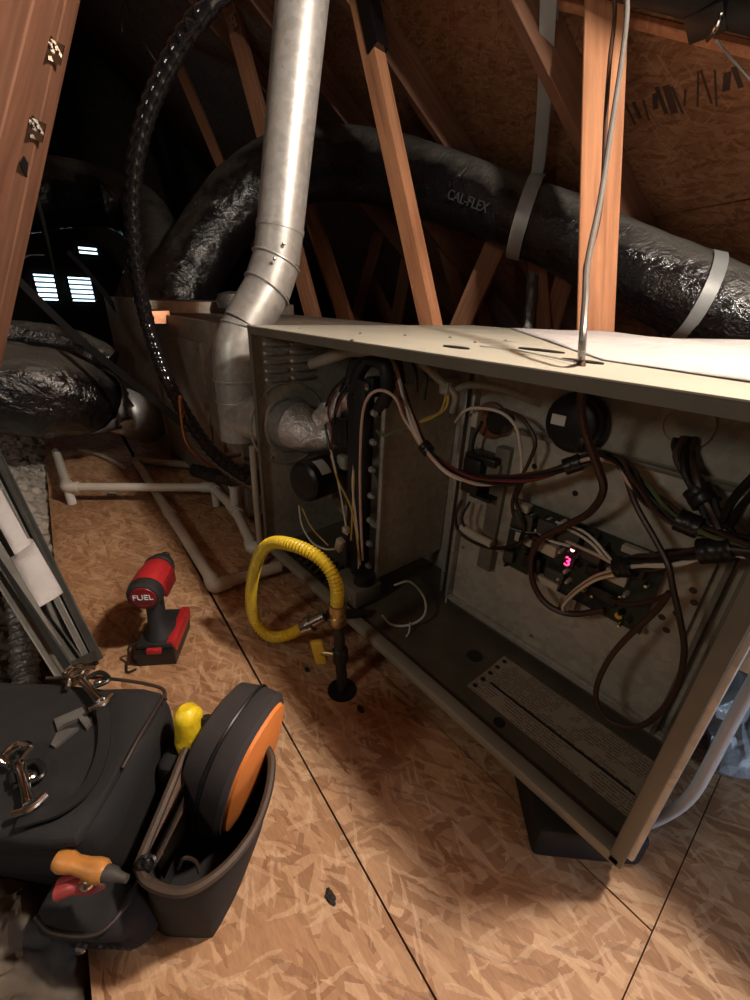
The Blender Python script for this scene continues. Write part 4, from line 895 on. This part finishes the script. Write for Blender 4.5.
LD(MB().lathe(V((.074, 0, ez+.005)), axd, [(0, .010), (.012, .010), (.013, .006), (.018, .006)], 18)).build('hex_chuck', 'steel', dl)
def ring(cx, z, rx, ry, n=20): return [(cx+rx*math.cos(2*PI*k/n), ry*math.sin(2*PI*k/n), z) for k in range(n)]
hd_ = LD(MB().loft([ring(-.008, .148, .024, .018), ring(-.010, .125, .021, .0165), ring(-.014, .095, .021, .017), ring(-.017, .070, .023, .019), ring(-.014, .058, .034, .027), ring(-.006, .050, .046, .033)])).build('handle', 'rubber_grip', dl)
LD(MB().bb(.008, .020, -.006, .006, .118, .145, .003)).build('trigger', 'tool_red', hd_)
bt = LD(MB().loft([[(x, y, z) for x, y in q_] for z, q_ in ((.0, [(-.058, -.036), (.048, -.036), (.060, -.024), (.060, .024), (.048, .036), (-.058, .036)]), (.030, [(-.062, -.039), (.052, -.039), (.064, -.026), (.064, .026), (.052, .039), (-.062, .039)]), (.040, [(-.058, -.036), (.050, -.036), (.060, -.024), (.060, .024), (.050, .036), (-.058, .036)]))])).build('battery', 'black_plastic', dl)
LD(MB().bb(-.056, .056, -.035, .035, .038, .052, .006)).build('tool_foot', 'rubber_grip', dl)
LD(MB().bb(-.064, -.05, -.014, .014, .034, .045, .002)).build('battery_latch', 'tool_red', bt)
LD(MB().bb(-.052, .058, -.0405, -.022, .026, .055, .004)).build('battery_clip', 'tool_red', bt)
LD(MB().tube([(-.04, .036, .045), (-.045, .052, .04), (-.05, .055, .015), (-.06, .058, .003), (-.075, .05, .004), (-.07, .035, .006)], .0022, 8)).build('belt_hook', 'iron_pipe', dl)

# ------------------------------------------------------------------ soft bag
def softbox(dims, rad, cuts=14, amp=.0, sc=8., seed=0., sag=0.):
    b = MB(); bmesh.ops.create_cube(b.bm, size=1.); bmesh.ops.subdivide_edges(b.bm, edges=b.bm.edges[:], cuts=cuts, use_grid_fill=True)
    h = V(dims)/2
    def f(p):
        q = V((p.x*dims[0], p.y*dims[1], p.z*dims[2])); inner = V([max(-(h[i]-rad), min(h[i]-rad, q[i])) for i in range(3)])
        d = q-inner
        if d.length > 1e-7: q = inner+d.normalized()*rad
        if sag: q.z -= sag*(1-min(1, (abs(p.x)*2)**2))*(1-min(1, (abs(p.y)*2)**2))*(1 if p.z > 0 else 0)
        if amp: q += noise.noise_vector(q*sc+V((seed, 0, 0)))*amp
        return q
    return b.warp(f)
bu, bv = V((.74, -.673, 0)), V((.673, .74, 0)); c0 = V((-.418, .062, 0))
BM_ = Matrix((bu, bv, V((0, 0, 1)))).transposed()
def BP(u, v, z): return c0+bu*u+bv*v+V((0, 0, z))
def inbag(b, u, v, z): return b.warp(lambda p: BP(u, v, z)+BM_@p)
bag = thing('tool_bag', 'large black canvas tool bag with chrome strap clips at lower left', 'tool bag', BP(.08, -.2, 0))
body = inbag(softbox((.165, .42, .205), .028, 16, .006, 14, 3).warp(lambda p: V((-.0825+(p.x+.0825)*(.86+.27*p.z/.205), p.y, p.z))), .083, -.21, .1025).build('body', 'canvas_black', bag)
fl_ = inbag(softbox((.150, .40, .020), .009, 16, .004, 18, 9), .085, -.205, .2005).build('flap', 'canvas_black', bag)
MB().tube([BP(.012, -.004, .206), BP(.07, -.001, .212), BP(.10, -.002, .208)], .0018, 8).build('leather_trim', 'leather_brown', bag)
MB().tube([BP(.003, -.15, .208), BP(.001, -.08, .211), BP(.006, -.015, .208), BP(.02, .0, .205)], .002, 8).build('leather_trim', 'leather_brown', bag)
MB().ribbon([(-0.436, -0.009, 0.217), (-0.402, -0.010, 0.217), (-0.368, -0.018, 0.216), (-0.340, -0.034, 0.216), (-0.333, -0.055, 0.216), (-0.338, -0.073, 0.216), (-0.343, -0.085, 0.215)], 'flat', .011, .003).build('carry_strap', 'black_foam', bag)
def clip(pa_, pb_, pc_):
    a, b__, c_ = V(pa_), V(pb_), V(pc_); d = (b__-a).normalized(); sd = d.cross(V((0, 0, 1))).normalized()
    k = MB().lathe(a, d, [(0, .0035), (.003, .0052), (.010, .0052), (.012, .004), ((b__-a).length*.75, .0040), ((b__-a).length, .0055)], 14).build('snap_clip', 'chrome', bag)
    MB().tube([a-sd*.001, a-d*.012-sd*.010, a-d*.022, a-d*.016+sd*.010, a-d*.002+sd*.006], .0028, 8).build('hook', 'chrome', k)
    MB().tube([b__-sd*.012, b__+d*.004, b__+sd*.012], .003, 8).build('swivel', 'chrome', k)
    MB().tube([c_+sd*.012, c_+sd*.010-d*.012, c_-sd*.006-d*.012, c_-sd*.008+d*.008, c_+sd*.012+d*.004], .0026, 8).build('ring', 'black_plastic', k)
    MB().lathe(c_+V((0, 0, -.004)), (0, 0, 1), [(0, .005), (.003, .005), (.0045, .003)], 12).build('rivet', 'steel', k)
clip((-0.478, -0.020, 0.222), (-0.426, -0.008, 0.222), (-0.463, -0.005, 0.219)); clip((-0.399, -0.079, 0.222), (-0.349, -0.075, 0.221), (-0.381, -0.073, 0.219))
MB().tube([(-0.471, -0.033, 0.220), (-0.485, -0.027, 0.222), (-0.485, -0.010, 0.224), (-0.482, -0.003, 0.223)], .003, 8).build('strap_ring', 'chrome', bag)
MB().tube([(-0.407, -0.096, 0.220), (-0.413, -0.088, 0.222), (-0.413, -0.077, 0.224)], .003, 8).build('strap_ring', 'chrome', bag)
for poly in ([((-0.441, -0.050, 0.216)), (-0.441, -0.043, 0.216), (-0.440, -0.025, 0.216), (-0.414, -0.021, 0.216), (-0.409, -0.026, 0.216), (-0.427, -0.030, 0.216), (-0.428, -0.044, 0.216), (-0.425, -0.049, 0.216)], [(-0.421, -0.050, 0.216), (-0.420, -0.042, 0.216), (-0.415, -0.032, 0.216), (-0.411, -0.039, 0.216), (-0.404, -0.053, 0.216), (-0.410, -0.056, 0.216)]):
    MB().loft([[V(p)-V((0, 0, .008)) for p in poly], [V(p)-V((0, 0, .002)) for p in poly]]).build('worn_emblem', 'canvas_worn', bag, False)
pk = inbag(softbox((.050, .085, .105), .020, 14, .005, 22, 5).warp(lambda p: V((p.x+.25*p.z, p.y, p.z))), .150, -.022, .060).build('front_pocket', 'canvas_black', bag)
text('ON', 'pocket_print', 'black_plastic', pk, BP(.1735, -.002, .050), bv, V((.2, -.15, 1)), .022, .0008)
MB().lathe(BP(.171, -.036, .044), bu, [(0, .006), (.004, .006), (.006, .004)], 14).build('snap_stud', 'steel', pk)
MB().tube([BP(.145, .018, .108), BP(.165, .017, .110), BP(.184, .003, .110), BP(.185, -.035, .109), BP(.175, -.06, .107)], .002, 8).build('pocket_binding', 'leather_brown', pk)
# open side pouch
tpch = thing('tool_pouch', 'open dark pouch with brown leather rim on the side of the black bag', 'pouch', (-.33, .04, 0))
rim = [(-0.287, -0.018, 0.150), (-0.266, -0.013, 0.150), (-0.241, 0.009, 0.150), (-0.236, 0.040, 0.150), (-0.245, 0.072, 0.150), (-0.262, 0.095, 0.150), (-0.283, 0.114, 0.155), (-0.307, 0.123, 0.160), (-0.340, 0.105, 0.165), (-0.373, 0.078, 0.175), (-0.357, 0.054, 0.175), (-0.320, 0.018, 0.165)]
rimc = catmull([V(p) for p in rim]+[V(rim[0])], 5)[:-1]
base = [(-0.302, -0.021, 0.000), (-0.289, -0.013, 0.000), (-0.262, 0.015, 0.000), (-0.260, 0.026, 0.000), (-0.278, 0.055, 0.000), (-0.305, 0.092, 0.000), (-0.330, 0.115, 0.000), (-0.356, 0.122, 0.000), (-0.380, 0.113, 0.000), (-0.397, 0.092, 0.000), (-0.369, 0.048, 0.000), (-0.330, -0.001, 0.000)]
basec = catmull([V(p) for p in base]+[V(base[0])], 5)[:-1]
ctr = sum(rimc, V())/len(rimc)
def lerpl(A, B, t): return [a.lerp(b, t) for a, b in zip(A, B)]
outer = [lerpl(basec, rimc, t) for t in (0, .15, .4, .7, 1)]
inner = [[p.lerp(V((ctr.x, ctr.y, p.z)), .06)+V((0, 0, -.0005)) for p in lerpl(basec, rimc, t)] for t in (1, .7, .4, .12)]
MB().loft(outer+inner, True, True).warp(lambda p: p+nz(p, 25, .003)).build('shell', 'canvas_black', tpch, ang=1.2)
MB().tube(rimc+[rimc[0]], .0045, 8, raw=True, cap=False).build('leather_rim', 'rim_brown', tpch)
lin = rimc[:18]+rimc[45:]
MB().loft([[p.lerp(V((ctr.x, ctr.y, p.z)), .075)+V((0, 0, -.003)) for p in rimc[44:60]], [p.lerp(V((ctr.x, ctr.y, p.z)), .12)+V((0, 0, -.06)) for p in rimc[44:60]]], False, False).build('lining', 'lining_brown', tpch, solid=.001)
for px in ((-0.283, -0.013, 0.156), (-0.279, -0.008, 0.156)): MB().lathe(px, (.5, -.3, .8), [(0, .006), (.002, .006), (.003, .004), (.001, .003)], 14).build('grommet', 'black_plastic', tpch)
MB().tube([(-0.290, 0.011, 0.100), (-0.289, 0.018, 0.110), (-0.285, 0.026, 0.100), (-0.278, 0.027, 0.090)], .002, 6).build('cord', 'leather_brown', tpch)
# small pocket between bag and pouch
pz = thing('tape_roll', 'yellow wrapped roll sticking up beside the orange case', 'tape', (-0.379, 0.061, 0.160))
ya, yb = V((-0.362, 0.058, 0.165)), V((-0.370, 0.062, 0.215))
MB().tube([ya, ya.lerp(yb, .5), yb], .0150, 18, step=.003, fn=lambda s, a, t: (1+.16*noise.noise(V((math.cos(a)*1.6, math.sin(a)*1.6, s*45))))*(1 if t < .75 else math.sqrt(max(.02, 1-((t-.75)/.25)**2*.8)))).build('wrap', 'tape_yellow', pz)
sk = inbag(softbox((.06, .045, .165), .012, 10, .003, 20, 2), .045, .026, .0825); sk.build('side_pocket', 'canvas_black', bag)
tag(MB().tube([(-0.354, 0.074, 0.160), (-0.353, 0.075, 0.185), (-0.358, 0.077, 0.200)], .0055, 12).build('socket_bit', 'iron_pipe'), 'short dark metal bit beside the yellow roll', 'bit')
# orange zip case
oc = thing('zip_case', 'black zip case with bright orange oval face standing in the pouch', 'case', (-.31, .09, .03))
on_ = V((.86, .51, 0)).normalized(); od = V((.51, -.86, 0)).normalized(); oz = (V((0, 0, 1))+on_*.22-od*.1).normalized()
oC = V((-0.319, 0.109, 0.132))
def oval(hw, hh, off, n=36, p=2.6):
    out = []
    for k in range(n):
        a = 2*PI*k/n; c_, s__ = math.cos(a), math.sin(a)
        out.append(oC+od*(hw*math.copysign(abs(c_)**(2/p), c_))+oz*(hh*math.copysign(abs(s__)**(2/p), s__))+on_*off)
    return out
MB().loft([oval(.050, .070, -.062), oval(.060, .082, -.056), oval(.063, .085, -.032), oval(.061, .083, -.029), oval(.063, .085, -.026), oval(.062, .084, -.005), oval(.057, .079, .0)]).build('body', 'case_fabric', oc)
MB().loft([oval(.054, .076, -.001), oval(.052, .074, .004), oval(.04, .056, .009), oval(.018, .026, .011)]).build('orange_face', 'case_orange', oc)
MB().tube(oval(.0635, .0855, -.029)+[oval(.0635, .0855, -.029)[0]], .002, 6, raw=True, cap=False).build('zip', 'black_plastic', oc)
MB().box(oval(.064, .086, -.029)[22]+V((0, 0, .0)), (.008, .006, .018), None, .002).build('zip_pull', 'steel', oc)
text('...', 'face_print', 'tool_red_dark', oc, oC+on_*.0075+od*.025-oz*.035, od, oz, .02, .0004)
# tools in the front pocket
sd_ = thing('screwdriver', 'screwdriver with turned amber wooden handle lying in the bag pocket', 'screwdriver', (-0.291, -0.050, 0.190))
sa, sb = V((-0.314, -0.068, 0.185)), V((-0.277, -0.038, 0.185)); dd_ = (sb-sa); ln = dd_.length
MB().lathe(sa, dd_, [(0, .003), (.002, .0075), (ln*.15, .009), (ln*.3, .008), (ln*.4, .0068), (ln*.6, .0074), (ln*.78, .009), (ln*.92, .009), (ln, .007)], 20).build('handle', 'handle_wood', sd_)
MB().lathe(sb, dd_, [(0, .0065), (.008, .006), (.012, .004), (.02, .003)], 14).build('bolster', 'relay_grey', sd_)
plr = thing('pliers', 'dark red gripped pliers tucked below the amber screwdriver', 'pliers', (-0.294, -0.056, 0.160))
MB().tube([(-0.299, -0.073, 0.165), (-0.292, -0.061, 0.170), (-0.285, -0.050, 0.168), (-0.285, -0.042, 0.165)], .006, 12).build('grip', 'plier_red', plr); MB().tube([(-0.305, -0.071, 0.165), (-0.296, -0.058, 0.170), (-0.291, -0.045, 0.165)], .005, 12).build('grip', 'plier_red', plr)
MB().lathe((-0.284, -0.052, 0.176), (0, 0, 1), [(0, .006), (.003, .006), (.004, .003)], 12).build('pivot', 'chrome', plr)

# ------------------------------------------------------------------ furnace door leaning at left
A, B_, D, Cc = V((-0.766, 0.014, 0.000)), V((-1.380, -0.057, 0.427)), V((-0.565, -0.026, 0.167)), V((-0.980, -0.110, 0.254))
nn = (B_-A).cross(D-A).normalized()
if nn.z < 0: nn = -nn
def DP(s, t, o=0.): return A.lerp(B_, s).lerp(D.lerp(Cc, s), t)+nn*o
dr_ = thing('furnace_door', 'grey sheet metal furnace door leaning at left with papers inside', 'door panel', A)
def dstrip(nm, mat, t0, t1, o0, o1, s0=0., s1=1., th=.002):
    return MB().loft([[DP(s0, t0, o0), DP(s0, t1, o1), DP(s0, t1, o1-th), DP(s0, t0, o0-th)], [DP(s1, t0, o0), DP(s1, t1, o1), DP(s1, t1, o1-th), DP(s1, t0, o0-th)]]).build(nm, mat, dr_, False)
dstrip('sheet', 'door_paint', .0, 1., -.02, -.02)
dstrip('side_flange', 'door_edge', 0, .22, -.02, .004)
dstrip('flange_return', 'door_edge', .22, .30, .004, -.004)
dstrip('lip', 'door_edge', .93, 1.02, -.012, .002)
dstrip('inner_rib', 'door_paint', .36, .44, -.006, -.010)
dstrip('end_flange', 'door_edge', .1, .95, .0, .0, 0, .03)
def sheet(s0, s1, t0, t1, mat, curl):
    return MB().grid(lambda u, v: DP(s0+(s1-s0)*u, t0+(t1-t0)*v, -.014+curl*math.sin(PI*v)), 4, 10).build('manual_sheet', mat, dr_, True, solid=.001)
sheet(.26, .50, .52, .74, 'paper', .03); sheet(.44, .80, .50, .66, 'paper', .02); sheet(.10, .9, .78, .92, 'door_paint', .008)
tag(MB().tube([(-0.950, -0.087, 0.090), (-0.880, -0.091, 0.054), (-0.820, -0.099, 0.020), (-0.760, -0.107, -0.018), (-0.720, -0.117, -0.068)], .02, 22, step=.0022, fn=lambda s, a, t: 1+.09*math.sin(2*PI*s/.014)+.12*noise.noise(V((math.cos(a), math.sin(a), s*40)))).build('foil_duct', 'dull_foil'), 'small dull ribbed foil hose in the dark below the leaning door', 'hose')

# ------------------------------------------------------------------ insulation beside the boards
def fluff(x0, x1, y1f, depth, h, amp, nx, ny, seed, sc):
    def f(u, v):
        x = x0+(x1-x0)*u; y = y1f(x)-depth*v
        z = h(x, v)+amp*(noise.noise(V((x*sc, y*sc, seed)))+.6*noise.noise(V((x*sc*2.4, y*sc*2.4, seed)))+.4*noise.noise(V((x*sc*6, y*sc*6, seed)))+.12*noise.noise(V((x*sc*11+4, y*sc*11, seed))))
        p = V((x, y, z)); return p+nz(p, 45, amp*.22)
    return MB().grid(f, nx, ny)
o = fluff(-1.06, .12, lambda x: e0(x)-.004, .5, lambda x, v: -.03+.05*min(1, v*5)+(.085*min(1, v*16)*max(0, min(1, (x+.55)/.14))), .020, 380, 170, 1, 18).build('glass_wool', 'insulation'); o['kind'] = 'stuff'; tag(o, 'grey-brown fluffy insulation along the free edge of the boards', 'insulation')
o = fluff(-4.2, -1.1, lambda x: e0(x)-.003, .8, lambda x, v: -.02+.03*min(1, v*12), .022, 220, 80, 6, 30).build('loose_fill_insulation', 'loose_fill'); o['kind'] = 'stuff'; tag(o, 'pale loose fill insulation beyond the leaning door', 'insulation')
# debris on the boards
for p, s_, lab in (((-0.207, 0.139, 0.000), .008, 'small dark chip on the boards in front of the seam'), ((-0.380, 0.320, 0.000), .007, 'tiny dark chip in the furnace shadow'), ((-0.509, 0.294, 0.000), .006, 'tiny dark speck near the yellow hose'), ((-1.544, 0.174, 0.000), .02, 'pale chip on the boards beyond the driver')):
    tag(blob(V(p)+V((0, 0, s_*.25)), (s_, s_*.6, s_*.4), .5, 1.3, '', '', s_*900).build('wood_chip', 'debris' if 'dark' in lab else 'loose_fill'), lab, 'chip')
tag(MB().tube([(-2.096, 0.162, 0.010), (-1.977, 0.216, 0.012), (-1.770, 0.263, 0.010)], .008, 8, fn=lambda s, a, t: 1+.4*noise.noise(V((a, s*60, 0)))).build('foam_scrap', 'pvc_dirty'), 'pale foam scrap on the boards under the low black duct', 'scrap')
